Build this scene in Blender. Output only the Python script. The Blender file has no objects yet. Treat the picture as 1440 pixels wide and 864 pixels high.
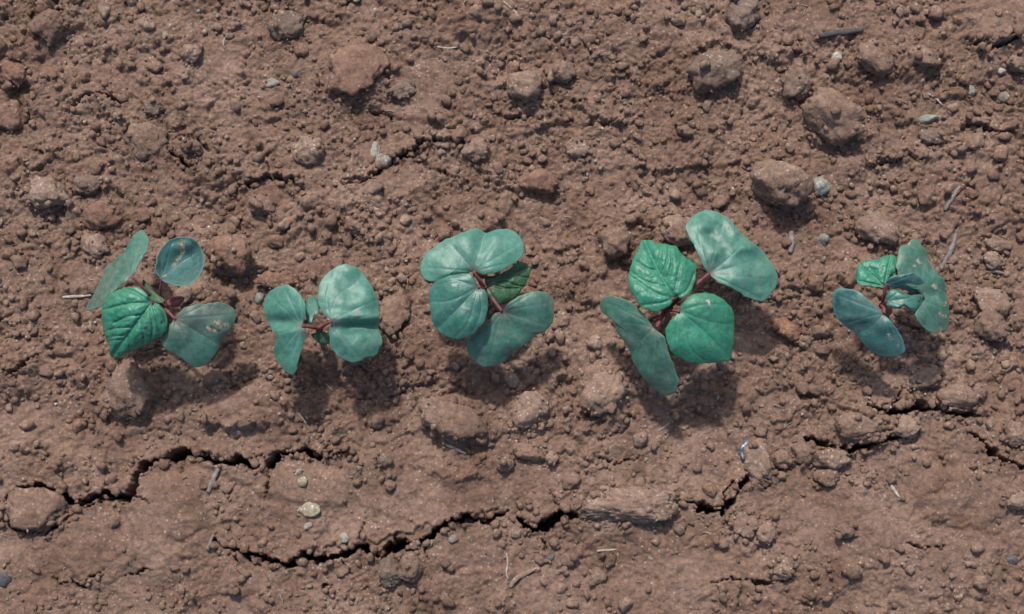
import bpy, math, random
import numpy as np
from mathutils import Vector, Matrix

R = math.radians
# ------------------------------------------------------------------ camera, sky, sun, exposure
scene = bpy.context.scene
DIST, TILT, LENS = 0.62, R(10), 49.6          # metres from soil, lean from straight down, lens mm
cam_d = bpy.data.cameras.new('camera')
cam = bpy.data.objects.new('camera', cam_d)
scene.collection.objects.link(cam)
cam.location = (0, -DIST * math.sin(TILT), DIST * math.cos(TILT))
cam.rotation_euler = (TILT, 0, 0)
cam_d.lens = LENS
cam_d.sensor_width = 36
cam_d.clip_start = 0.01
cam_d.clip_end = 200
scene.camera = cam

SUN_EL, SUN_AZ = R(54), R(-15)                 # sun stands beyond the top edge, a little to the left
to_sun = Vector((math.sin(SUN_AZ) * math.cos(SUN_EL), math.cos(SUN_AZ) * math.cos(SUN_EL), math.sin(SUN_EL)))
world = bpy.data.worlds.new('World')
scene.world = world
world.use_nodes = True
wn = world.node_tree
sky = wn.nodes.new('ShaderNodeTexSky')
sky.sky_type = 'NISHITA'
sky.sun_disc = False
sky.sun_elevation = SUN_EL
sky.sun_rotation = SUN_AZ
sky.air_density = 1.0
sky.dust_density = 3.0
wn.links.new(sky.outputs[0], wn.nodes['Background'].inputs[0])
wn.nodes['Background'].inputs[1].default_value = 0.125
sun_d = bpy.data.lights.new('sun', 'SUN')
sun_d.energy = 2.95
sun_d.angle = R(3)
sun_d.color = (1.0, 0.965, 0.92)
sun = bpy.data.objects.new('sun', sun_d)
scene.collection.objects.link(sun)
sun.rotation_euler = to_sun.to_track_quat('Z', 'Y').to_euler()
sun.location = to_sun * 3

scene.view_settings.view_transform = 'Standard'
scene.view_settings.look = 'None'
scene.view_settings.gamma = 1
scene.view_settings.exposure = 0.52
scene.render.engine = 'CYCLES'
scene.cycles.use_denoising = True
scene.cycles.filter_width = 1.5
scene.cycles.max_bounces = 6

# ------------------------------------------------------------------ where a photo point lies on a level of height z
CT, ST = math.cos(TILT), math.sin(TILT)
K = 36.0 / LENS / 1440.0
def spot(px, py, z):
    """ground-plan position (metres) of the photo point px, py on the level z (metres)"""
    px = np.asarray(px, float); py = np.asarray(py, float); z = np.asarray(z, float)
    a = (px - 720) * K; b = -(py - 432) * K
    dy = b * CT + ST; dz = b * ST - CT
    t = (z - DIST * CT) / dz
    return a * t, -DIST * ST + dy * t, z + 0 * t
PXM = DIST * K                                  # metres per photo pixel at soil level
def photo_of(x, y, z):
    vy = y + DIST * ST; vz = z - DIST * CT
    d = ST * vy - CT * vz
    b = (CT * vy + ST * vz) / d
    return 720 + x / d / K, 432 - b / K

# ------------------------------------------------------------------ noise
rng = np.random.default_rng(11)
random.seed(11)
PERM = np.tile(np.random.default_rng(3).permutation(256), 3)
GR = np.random.default_rng(5).normal(size=(256, 3)); GR /= np.linalg.norm(GR, axis=1)[:, None]
RND = np.random.default_rng(8).random((256, 6))
def perlin(x, y, z=0.0):
    x = np.asarray(x, float); y = np.asarray(y, float); z = np.asarray(z, float) + 0 * x
    xi = np.floor(x).astype(int); yi = np.floor(y).astype(int); zi = np.floor(z).astype(int)
    xf, yf, zf = x - xi, y - yi, z - zi
    f = lambda t: t * t * t * (t * (t * 6 - 15) + 10)
    u, v, w = f(xf), f(yf), f(zf)
    xi &= 255; yi &= 255; zi &= 255
    def g(i, j, k):
        h = PERM[PERM[PERM[xi + i] + yi + j] + zi + k]
        q = GR[h]
        return q[..., 0] * (xf - i) + q[..., 1] * (yf - j) + q[..., 2] * (zf - k)
    def l(a, b, t): return a + t * (b - a)
    return l(l(l(g(0,0,0), g(1,0,0), u), l(g(0,1,0), g(1,1,0), u), v),
             l(l(g(0,0,1), g(1,0,1), u), l(g(0,1,1), g(1,1,1), u), v), w) * 1.5
def noise2(x, y, s):
    """single layer, flat"""
    xi = np.floor(x).astype(int); yi = np.floor(y).astype(int)
    xf, yf = x - xi, y - yi
    f = lambda t: t * t * t * (t * (t * 6 - 15) + 10)
    u, v = f(xf), f(yf)
    xi &= 255; yi &= 255
    def g(i, j):
        q = GR[PERM[PERM[PERM[xi + i] + yi + j] + (s & 255)]]
        return q[..., 0] * (xf - i) + q[..., 1] * (yf - j)
    a = g(0,0); a = a + u * (g(1,0) - a)
    b = g(0,1); b = b + u * (g(1,1) - b)
    return (a + v * (b - a)) * 1.8
def fbm2(x, y, s, octs, gain=0.5):
    o = 0; a = 1
    for i in range(octs):
        o = o + a * noise2(x * 2**i + 17.3 * i, y * 2**i - 9.1 * i, s + i); a *= gain
    return o
def cells(x, y, s):
    """F1, F2 and a random number of the nearest cell"""
    xi = np.floor(x).astype(int); yi = np.floor(y).astype(int)
    f1 = np.full(x.shape, 9.0); f2 = f1.copy(); idr = np.zeros(x.shape)
    for i in (-1, 0, 1):
        for j in (-1, 0, 1):
            h = PERM[PERM[PERM[(xi + i) & 255] + ((yi + j) & 255)] + (s & 255)]
            d = np.hypot(xi + i + RND[h, 0] - x, yi + j + RND[h, 1] - y)
            near = d < f1
            f2 = np.where(near, f1, np.minimum(f2, d))
            idr = np.where(near, RND[h, 2], idr)
            f1 = np.where(near, d, f1)
    return f1, f2, idr
def facets(x, y, s):
    """broken crumb: every cell its own tilted face, dropping at the joints"""
    xi = np.floor(x).astype(int); yi = np.floor(y).astype(int)
    f1 = np.full(x.shape, 9.0); f2 = f1.copy(); o = np.zeros(x.shape)
    for i in (-1, 0, 1):
        for j in (-1, 0, 1):
            h = PERM[PERM[PERM[(xi + i) & 255] + ((yi + j) & 255)] + (s & 255)]
            dx = x - (xi + i + RND[h, 0]); dy = y - (yi + j + RND[h, 1])
            d = np.hypot(dx, dy); near = d < f1
            f2 = np.where(near, f1, np.minimum(f2, d))
            o = np.where(near, RND[h, 2] - 0.5 + dx * (RND[h, 3] - .5) * 1.1 + dy * (RND[h, 4] - .5) * 1.1, o)
            f1 = np.where(near, d, f1)
    return o - 0.45 * (1 - smooth(0.0, 0.22, f2 - f1))
def domes(x, y, s, rmin, rmax, prob, flat=1.0):
    """half buried lumps: tallest of the lumps over each point, in cell units"""
    xi = np.floor(x).astype(int); yi = np.floor(y).astype(int)
    o = np.zeros(x.shape)
    for i in (-1, 0, 1):
        for j in (-1, 0, 1):
            h = PERM[PERM[PERM[(xi + i) & 255] + ((yi + j) & 255)] + (s & 255)]
            dx = x - (xi + i + RND[h, 0]); dy = y - (yi + j + RND[h, 1])
            a = RND[h, 3] * 3.14159; st = 0.65 + 0.5 * RND[h, 4]
            c, q = np.cos(a), np.sin(a)
            r = rmin + (rmax - rmin) * RND[h, 5] ** 2
            ex = (c * dx + q * dy) / (r * st); ey = (-q * dx + c * dy) * st / r
            # squarish outline and a tilted top
            u = (np.abs(ex) ** 2.6 + np.abs(ey) ** 2.6) ** (1 / 2.6)
            top = r * flat * np.sqrt(np.clip(1 - u ** 2.4, 0, 1)) * (1 + 0.5 * ex * (RND[h, 2] - .5) + 0.4 * ey * (RND[h, 0] - .5))
            o = np.maximum(o, np.where(RND[h, 2] < prob, top, 0))
    return o
def smooth(e0, e1, x):
    t = np.clip((x - e0) / (e1 - e0), 0, 1)
    return t * t * (3 - 2 * t)

# ------------------------------------------------------------------ materials
def mat(name):
    m = bpy.data.materials.new(name); m.use_nodes = True
    return m, m.node_tree.nodes, m.node_tree.links, m.node_tree.nodes['Principled BSDF']
def ramp(n, stops):
    r = n.new('ShaderNodeValToRGB')
    el = r.color_ramp.elements
    while len(el) < len(stops): el.new(0.5)
    for e, (p, c) in zip(el, stops):
        e.position = p; e.color = (*c, 1) if len(c) == 3 else c
    return r
def tex(n, l, vec, scale, detail=4, rough=0.55):
    t = n.new('ShaderNodeTexNoise'); t.inputs['Scale'].default_value = scale
    t.inputs['Detail'].default_value = detail; t.inputs['Roughness'].default_value = rough
    l.new(vec, t.inputs['Vector'])
    return t
def mixc(n, l, fac, a, b, mode='MIX'):
    m = n.new('ShaderNodeMix'); m.data_type = 'RGBA'; m.blend_type = mode
    for sock, v in ((m.inputs[0], fac), (m.inputs[6], a), (m.inputs[7], b)):
        if isinstance(v, (int, float)): sock.default_value = v
        elif isinstance(v, tuple): sock.default_value = (*v, 1)
        else: l.new(v, sock)
    return m.outputs[2]

def soil_material(name, low, mid, high, speck=0.5, speck_col=(0.42, 0.34, 0.27), crust=0.35, crust_col=(0.30, 0.205, 0.15)):
    m, n, l, p = mat(name)
    pos = n.new('ShaderNodeNewGeometry').outputs['Position']
    big = tex(n, l, pos, 16, 3)
    medium = tex(n, l, pos, 90, 5, 0.6)
    fine = tex(n, l, pos, 620, 4, 0.65)
    r1 = ramp(n, [(0.34, low), (0.5, mid), (0.67, high)])
    s = n.new('ShaderNodeMath'); s.operation = 'MULTIPLY_ADD'; s.inputs[1].default_value = 0.45
    l.new(medium.outputs[0], s.inputs[0])
    s2 = n.new('ShaderNodeMath'); s2.operation = 'MULTIPLY_ADD'; s2.inputs[1].default_value = 0.35; s2.inputs[2].default_value = 0.08
    l.new(big.outputs[0], s2.inputs[0])
    s3 = n.new('ShaderNodeMath'); s3.operation = 'MULTIPLY_ADD'; s3.inputs[1].default_value = 0.16
    l.new(fine.outputs[0], s3.inputs[0]); l.new(s2.outputs[0], s3.inputs[2]); l.new(s3.outputs[0], s.inputs[2])
    l.new(s.outputs[0], r1.inputs[0])
    col = r1.outputs[0]
    # dry dusty crust in patches
    cn = tex(n, l, pos, 210, 6, 0.7)
    cr = ramp(n, [(0.54, (0, 0, 0)), (0.70, (crust,) * 3)])
    l.new(cn.outputs[0], cr.inputs[0])
    col = mixc(n, l, cr.outputs[0], col, crust_col)
    # pale mineral grains
    vo = n.new('ShaderNodeTexVoronoi'); vo.inputs['Scale'].default_value = 420; l.new(pos, vo.inputs['Vector'])
    gm = tex(n, l, pos, 60, 2)
    vs = n.new('ShaderNodeMath'); vs.operation = 'MULTIPLY_ADD'; vs.inputs[1].default_value = -0.5; l.new(gm.outputs[0], vs.inputs[0]); l.new(vo.outputs['Distance'], vs.inputs[2])
    vr = ramp(n, [(0.0, (speck,) * 3), (0.03, (0, 0, 0))])
    vr.color_ramp.elements[0].position = 0.0
    sh = n.new('ShaderNodeMath'); sh.operation = 'ADD'; sh.inputs[1].default_value = 0.10; l.new(vs.outputs[0], sh.inputs[0])
    l.new(sh.outputs[0], vr.inputs[0])
    col = mixc(n, l, vr.outputs[0], col, speck_col)
    g1 = tex(n, l, pos, 520, 5, 0.75)
    gr = ramp(n, [(0.33, (0.68, 0.66, 0.64)), (0.5, (1.0, 1.0, 1.0)), (0.67, (1.36, 1.37, 1.36))]); l.new(g1.outputs[0], gr.inputs[0])
    col = mixc(n, l, 1.0, col, gr.outputs[0], 'MULTIPLY')
    h1 = tex(n, l, pos, 34, 3, 0.6)
    hr = ramp(n, [(0.36, (0.90, 0.86, 0.84)), (0.5, (1.0, 1.0, 1.0)), (0.64, (1.10, 1.12, 1.13))]); l.new(h1.outputs[0], hr.inputs[0])
    col = mixc(n, l, 1.0, col, hr.outputs[0], 'MULTIPLY')
    l.new(col, p.inputs['Base Color'])
    p.inputs['Roughness'].default_value = 0.92
    p.inputs['Specular IOR Level'].default_value = 0.25
    b = n.new('ShaderNodeBump'); b.inputs['Strength'].default_value = 1.0; b.inputs['Distance'].default_value = 0.0013
    bn = tex(n, l, pos, 640, 6, 0.75)
    l.new(bn.outputs[0], b.inputs['Height']); l.new(b.outputs[0], p.inputs['Normal'])
    return m
SOIL = soil_material('brown soil', (0.110, 0.065, 0.045), (0.171, 0.105, 0.075), (0.230, 0.147, 0.108))
SOIL_CLOD = soil_material('clod soil', (0.122, 0.074, 0.053), (0.184, 0.116, 0.084), (0.252, 0.166, 0.124), 0.5, (0.45, 0.36, 0.28), 0.5, (0.33, 0.235, 0.172))
SOIL_PALE = soil_material('pale dry soil', (0.140, 0.088, 0.063), (0.205, 0.134, 0.098), (0.28, 0.192, 0.143), 0.6, (0.5, 0.42, 0.33), 0.6, (0.34, 0.25, 0.185))
SOIL_RED = soil_material('reddish soil', (0.128, 0.070, 0.048), (0.190, 0.108, 0.075), (0.245, 0.148, 0.107), 0.5, (0.42, 0.3, 0.23), 0.4, (0.30, 0.18, 0.13))
SOIL_GREY = soil_material('grey brown soil', (0.098, 0.063, 0.047), (0.155, 0.104, 0.078), (0.22, 0.155, 0.119), 0.6, (0.4, 0.35, 0.29), 0.4, (0.27, 0.215, 0.17))
BRICK = soil_material('orange fired clay', (0.13, 0.066, 0.043), (0.205, 0.102, 0.063), (0.28, 0.155, 0.10), 0.7, (0.45, 0.34, 0.24), 0.4, (0.30, 0.18, 0.12))
STONE_GREY = soil_material('grey stone', (0.13, 0.105, 0.085), (0.215, 0.185, 0.152), (0.33, 0.30, 0.255), 0.6, (0.55, 0.53, 0.47), 0.5, (0.30, 0.24, 0.19))
STONE_WHITE = soil_material('white stone', (0.19, 0.165, 0.13), (0.32, 0.29, 0.24), (0.45, 0.425, 0.365), 0.6, (0.7, 0.68, 0.6), 0.4, (0.40, 0.31, 0.24))
STONE_GREEN = soil_material('green grey stone', (0.12, 0.12, 0.10), (0.21, 0.215, 0.185), (0.34, 0.35, 0.30), 0.6, (0.6, 0.62, 0.55), 0.3, (0.34, 0.29, 0.23))
STONE_YELLOW = soil_material('yellowish mineral', (0.15, 0.108, 0.07), (0.24, 0.19, 0.125), (0.38, 0.33, 0.235), 0.7, (0.75, 0.72, 0.6), 0.2, (0.40, 0.33, 0.22))
STONE_DARK = soil_material('dark slate stone', (0.045, 0.045, 0.048), (0.08, 0.078, 0.083), (0.14, 0.13, 0.13), 0.4, (0.3, 0.3, 0.3), 0.3, (0.2, 0.15, 0.12))

def fibre_material(name, a, b):
    m, n, l, p = mat(name)
    tc = n.new('ShaderNodeTexCoord').outputs['Object']
    mp = n.new('ShaderNodeMapping'); mp.inputs['Scale'].default_value = (600, 600, 600); l.new(tc, mp.inputs[0])
    t = tex(n, l, mp.outputs[0], 1, 4)
    r = ramp(n, [(0.35, a), (0.65, b)]); l.new(t.outputs[0], r.inputs[0]); l.new(r.outputs[0], p.inputs['Base Color'])
    p.inputs['Roughness'].default_value = 0.8
    return m
STRAW = fibre_material('dry pale straw', (0.20, 0.16, 0.12), (0.40, 0.345, 0.28))
TWIG_GREY = fibre_material('weathered grey twig', (0.095, 0.077, 0.067), (0.20, 0.168, 0.15))
TWIG_DARK = fibre_material('dark twig', (0.028, 0.023, 0.022), (0.065, 0.053, 0.05))
PETIOLE = fibre_material('red petiole', (0.10, 0.022, 0.030), (0.18, 0.055, 0.055))
STEM = fibre_material('red green stem', (0.14, 0.045, 0.04), (0.17, 0.11, 0.055))

def leaf_material(name, c1, c2, vein, rough=0.45, edge=None, mott=0.6, spec=0.5, dust=0.07, bruise=0.12):
    m, n, l, p = mat(name)
    pos = n.new('ShaderNodeNewGeometry').outputs['Position']
    t1 = tex(n, l, pos, 85, 4, 0.6)
    r = ramp(n, [(0.5 - 0.28 / max(mott, .2) * .5, c1), (0.5 + 0.28 / max(mott, .2) * .5, c2)])
    l.new(t1.outputs[0], r.inputs[0])
    col = r.outputs[0]
    t4 = tex(n, l, pos, 42, 3, 0.6)
    br = ramp(n, [(0.46, (0, 0, 0)), (0.66, (bruise,) * 3)]); l.new(t4.outputs[0], br.inputs[0])
    col = mixc(n, l, br.outputs[0], col, (0.080, 0.098, 0.080))
    t5 = tex(n, l, pos, 420, 4, 0.7)
    lr = ramp(n, [(0.35, (0.74, 0.76, 0.76)), (0.65, (1.22, 1.20, 1.18))]); l.new(t5.outputs[0], lr.inputs[0])
    col = mixc(n, l, 1.0, col, lr.outputs[0], 'MULTIPLY')
    # dull dusty bloom
    t2 = tex(n, l, pos, 300, 5, 0.7)
    dr = ramp(n, [(0.45, (0, 0, 0)), (0.75, (dust * 2,) * 3)]); l.new(t2.outputs[0], dr.inputs[0])
    col = mixc(n, l, dr.outputs[0], col, (0.25, 0.24, 0.19))
    sv = n.new('ShaderNodeTexVoronoi'); sv.inputs['Scale'].default_value = 330; l.new(pos, sv.inputs['Vector'])
    sm = tex(n, l, pos, 75, 2)
    sa = n.new('ShaderNodeMath'); sa.operation = 'MULTIPLY_ADD'; sa.inputs[1].default_value = -0.8; l.new(sm.outputs[0], sa.inputs[0]); l.new(sv.outputs['Distance'], sa.inputs[2])
    sb = n.new('ShaderNodeMath'); sb.operation = 'ADD'; sb.inputs[1].default_value = 0.36; l.new(sa.outputs[0], sb.inputs[0])
    sp = ramp(n, [(0.0, (0.75, 0.75, 0.75)), (0.05, (0, 0, 0))]); l.new(sb.outputs[0], sp.inputs[0])
    col = mixc(n, l, sp.outputs[0], col, (0.19, 0.15, 0.11))
    def attr(nm):
        a = n.new('ShaderNodeAttribute'); a.attribute_name = nm
        return a.outputs['Fac']
    if edge: col = mixc(n, l, attr('edge'), col, edge)
    col = mixc(n, l, attr('vein'), col, vein)
    col = mixc(n, l, attr('blush'), col, (0.10, 0.035, 0.045))
    t3 = tex(n, l, pos, 700, 3)
    sr = ramp(n, [(0.38, (0.15, 0.10, 0.065)), (0.52, (0.32, 0.26, 0.18)), (0.65, (0.46, 0.44, 0.37))]); l.new(t3.outputs[0], sr.inputs[0])
    col = mixc(n, l, attr('scar'), col, sr.outputs[0])
    col = mixc(n, l, attr('dead'), col, (0.035, 0.022, 0.02))
    l.new(col, p.inputs['Base Color'])
    p.inputs['Roughness'].default_value = rough
    p.inputs['Specular IOR Level'].default_value = spec
    b = n.new('ShaderNodeBump'); b.inputs['Strength'].default_value = 0.4; b.inputs['Distance'].default_value = 0.0005
    bt = tex(n, l, pos, 450, 4, 0.6); l.new(bt.outputs[0], b.inputs['Height']); l.new(b.outputs[0], p.inputs['Normal'])
    tr = n.new('ShaderNodeBsdfTranslucent'); l.new(col, tr.inputs['Color'])
    ms = n.new('ShaderNodeMixShader'); ms.inputs[0].default_value = 0.16
    out = n['Material Output']
    l.new(p.outputs[0], ms.inputs[1]); l.new(tr.outputs[0], ms.inputs[2]); l.new(ms.outputs[0], out.inputs['Surface'])
    return m
COTY = leaf_material('blue green seed leaf', (0.040, 0.158, 0.114), (0.062, 0.200, 0.148), (0.115, 0.25, 0.195), 0.47, (0.085, 0.21, 0.145), 0.9, 0.5, 0.08, 0.30)
COTY_DULL = leaf_material('dull green seed leaf', (0.034, 0.118, 0.086), (0.056, 0.162, 0.120), (0.095, 0.19, 0.145), 0.50, (0.09, 0.17, 0.11), 1.0, 0.42, 0.16, 0.75)
COTY_DARK = leaf_material('dark blue green seed leaf', (0.022, 0.092, 0.084), (0.040, 0.138, 0.125), (0.08, 0.18, 0.17), 0.45, (0.09, 0.20, 0.19), 0.9, 0.45, 0.1, 0.35)
TRUE_BRIGHT = leaf_material('bright green leaf', (0.020, 0.158, 0.092), (0.033, 0.200, 0.122), (0.060, 0.25, 0.16), 0.45, (0.04, 0.17, 0.08), 0.8, 0.42, 0.05, 0.2)
TRUE_TEAL = leaf_material('teal green leaf', (0.022, 0.118, 0.088), (0.036, 0.152, 0.116), (0.080, 0.21, 0.165), 0.42, (0.04, 0.14, 0.09), 0.8)
TRUE_DARK = leaf_material('deep green leaf', (0.022, 0.085, 0.038), (0.040, 0.115, 0.052), (0.10, 0.17, 0.08), 0.42, (0.05, 0.10, 0.03), 0.8)

# ------------------------------------------------------------------ object helpers
C = scene.collection
def mesh_obj(name, verts, faces, m, parent=None, smooth_shade=True):
    me = bpy.data.meshes.new(name)
    verts = np.asarray(verts, np.float32); faces = np.asarray(faces, np.int32)
    k = faces.shape[1]
    me.vertices.add(len(verts)); me.vertices.foreach_set('co', verts.ravel())
    me.loops.add(faces.size); me.loops.foreach_set('vertex_index', faces.ravel())
    me.polygons.add(len(faces)); me.polygons.foreach_set('loop_start', np.arange(len(faces), dtype=np.int32) * k)
    if smooth_shade: me.polygons.foreach_set('use_smooth', np.ones(len(faces), bool))
    me.materials.append(m)
    me.update(calc_edges=True); me.validate()
    o = bpy.data.objects.new(name, me); C.objects.link(o)
    if parent: o.parent = parent
    return o
def tag(o, label=None, cat=None, group=None, kind=None):
    if label: o['label'] = label
    if cat: o['category'] = cat
    if group: o['group'] = group
    if kind: o['kind'] = kind
    return o

# ------------------------------------------------------------------ the soil
CRACKS = [  # photo path, half width in px, depth in mm
    ([(3,720),(8,704),(30,687),(57,684),(80,690),(97,702),(108,714),(122,704),(140,694),(160,698),(180,703),(188,690),(194,664),(205,653),(233,646),(257,637),(283,642),(303,650),(337,648),(360,657),(374,663),(384,648),(395,636),(415,637),(430,634),(447,644),(466,640),(490,634)], 6.5, 16),
    ([(108,714),(103,722),(90,736),(73,746),(69,762)], 3.5, 8),
    ([(5,722),(12,741),(30,748),(48,745)], 3, 6),
    ([(300,760),(330,774),(353,779),(380,788),(403,797),(433,779),(447,788),(480,781),(507,768),(537,782),(563,764),(590,766),(613,746),(637,733),(660,729),(690,733),(714,718)], 6.0, 17),
    ([(680,724),(692,742)], 3, 8),
    ([(728,730),(740,742),(756,747),(773,736),(790,724),(815,724)], 9, 18),
    ([(955,704),(968,704),(982,710),(998,718),(1014,721),(1030,704),(1044,680),(1052,672),(1078,671)], 6, 15),
    ([(1130,615),(1157,624),(1173,630),(1193,634),(1207,631),(1223,626),(1250,619),(1275,618)], 5, 13),
    ([(1215,570),(1235,577),(1252,580),(1275,578),(1292,570),(1318,574),(1340,580),(1362,584),(1385,582)], 6, 12),
    ([(1355,590),(1374,610),(1390,632),(1410,644),(1440,656),(1470,660)], 3.5, 9),
    ([(95,158),(103,150),(117,138),(133,133),(150,133),(161,143),(176,147)], 4, 9),
    ([(236,205),(244,220),(256,229),(276,238)], 4.5, 10),
    ([(325,268),(340,262),(357,257),(377,250),(400,256),(432,266)], 3.2, 6),
    ([(478,258),(505,256),(523,250),(540,234),(556,220),(580,208),(603,197),(627,200),(655,203)], 3.0, 7),
    ([(515,152),(535,158),(553,165)], 2.5, 6),
    ([(1355,58),(1378,66),(1400,68),(1418,62),(1436,48),(1460,40)], 5, 9),
    ([(1358,177),(1380,178),(1403,187),(1424,188)], 5, 9),
    ([(700,160),(727,164),(750,160)], 2.5, 4),
    ([(800,140),(822,140),(835,152)], 2, 4),
    ([(825,172),(850,175),(868,165)], 2.5, 4),
    ([(455,830),(462,815)], 3, 5),
    ([(170,812),(190,806),(215,800)], 2.5, 5),
    ([(78,816),(100,820),(118,826),(132,812),(150,810)], 2.5, 5),
    ([(0,520),(20,525),(40,515),(52,500)], 3, 6),
    ([(1225,235),(1250,228),(1280,215),(1300,225)], 3, 5),
    ([(40,210),(70,215),(95,205)], 1.5, 3),
    ([(590,232),(630,246),(660,256)], 1.5, 3),
    ([(1040,350),(1052,372),(1060,395)], 2.5, 4),
    ([(830,640),(870,652),(905,640)], 1.5, 3),
    ([(1270,760),(1300,772),(1330,768)], 2.5, 4),
    ([(1000,820),(1040,812),(1075,822),(1110,812)], 2.5, 4),
]
# big shapes of the bed: (photo x, y, radius x, radius y, turn, height mm, edge sharpness)
SWELLS = [
    (235,735,52,92,8,3.6,4), (120,770,70,60,20,2.5,3), (640,590,50,32,25,4.0,3), (850,552,38,34,40,4.2,4), (745,582,30,28,0,3.4,4),
    (180,545,30,46,-10,4.2,4), (345,575,70,30,-8,4.0,3), (20,520,34,42,0,4.5,4), (520,640,60,34,10,2.6,3), (1215,602,46,24,5,4.5,4),
    (1040,530,45,60,0,2.0,2), (640,660,30,26,0,3,3), (1330,690,44,36,10,2.6,3), (890,320,60,40,0,1.8,2), (960,395,70,30,-5,2.4,2.5),
    (1130,410,60,40,0,1.5,2), (300,420,40,26,0,2.5,3), (1380,200,40,20,10,2.5,3), (1280,90,34,26,20,3,3), (1400,25,60,36,0,4,4),
    (560,265,60,30,-10,2.5,3), (440,300,50,24,-15,2.5,3), (500,100,52,44,-20,2.2,3), (620,770,80,50,0,1.6,2), (1180,760,90,60,0,1.8,2),
    (1085,318,36,15,0,-2.4000000000000004,1.6), (335,390,44,14,0,-2.4000000000000004,1.6), (62,303,28,12,0,-2.0,1.6), (742,163,30,11,0,-1.6,1.6), (1040,52,24,9,0,-1.6,1.6), (880,372,26,9,0,-1.6,1.6), (20,128,24,10,0,-1.6,1.6), (1165,212,44,12,10,-1.6,1.6), (700,545,40,26,0,-2.5,2), (960,600,60,34,0,-2.5,2), (250,400,26,20,0,-4,1.6), (1245,410,22,16,0,-4,1.6),
    (80,640,80,40,0,2.4,3), (420,690,70,36,0,2.0,3), (860,610,60,30,-20,2.2,3), (1080,570,60,30,0,2.0,3), (700,30,90,30,0,1.5,2),
]
# edges of soil that stand above a hollow: photo x from, to, edge heights in the photo, rise mm, how far the rise runs back
LEDGES = [
    (195, 345, [655,645,634,640,648], 3.0, 26), (385, 520, [645,634,640,636], 2.2, 22), (400, 715, [792,770,762,745,728,716], 2.6, 30), (728, 820, [732,738,720], 2.2, 24),
    (120, 200, [698,692,697,690], 2.0, 20), (480, 660, [255,246,212,196,203], 3.4, 26), (330, 440, [266,254,248,256,268], 3.6, 24), (690, 770, [150,168,158], 1.2, 20),
    (795, 900, [138,160,175,170], 3.2, 24), (1000, 1160, [60,75,80,70], 2.0, 30), (1130, 1230, [186,200,190], 1.0, 24), (1200, 1320, [236,226,214,232], 3.4, 26), (1340, 1440, [55,72,66,50], 3.6, 30),
    (1230, 1300, [140,165,180], 3.0, 20), (880, 1010, [235,243,240,230], 3.0, 26), (660, 760, [225,250,270,265], 3.0, 22), (20, 110, [280,300,290], 3.4, 22), (110, 190, [270,262,280], 2.6, 20),
    (280, 370, [385,388,380], 2.0, 22), (1050, 1120, [305,322,312], 1.2, 24), (1330, 1440, [180,176,190,184], 2.6, 22), (1180, 1300, [580,572,580], 3.0, 26), (1310, 1400, [574,582,586], 3.0, 24),
    (0, 60, [522,526,512], 3.6, 30), (270, 370, [590,604,596], 3.2, 24), (420, 500, [560,575,585], 2.0, 22), (590, 700, [600,612,622], 1.2, 24), (130, 220, [580,590,586], 3.4, 26),
    (820, 900, [575,596,585], 3.0, 24), (1140, 1240, [632,640,634], 2.6, 24), (60, 110, [655,662,650], 2.6, 22), (590, 690, [660,676,668], 2.0, 20), (1090, 1180, [402,412,405], 1.8, 18),
    (820, 960, [420,430,415], 1.8, 22), (330, 420, [160,172,165], 1.8, 20), (560, 640, [55,62,58], 1.8, 18), (900, 980, [120,130,124], 2.2, 20), (180, 260, [110,122,118], 1.8, 18),
]
def dist_path(px, py, pts):
    best = np.full(px.shape, 1e9); along = np.zeros(px.shape)
    acc = 0.0
    for (x0, y0), (x1, y1) in zip(pts[:-1], pts[1:]):
        dx, dy = x1 - x0, y1 - y0; L2 = dx * dx + dy * dy + 1e-9; L = math.sqrt(L2)
        t = np.clip(((px - x0) * dx + (py - y0) * dy) / L2, 0, 1)
        d = np.hypot(px - x0 - t * dx, py - y0 - t * dy)
        nb = d < best
        along = np.where(nb, acc + t * L, along); best = np.where(nb, d, best)
        acc += L
    return best, along, acc
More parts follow.
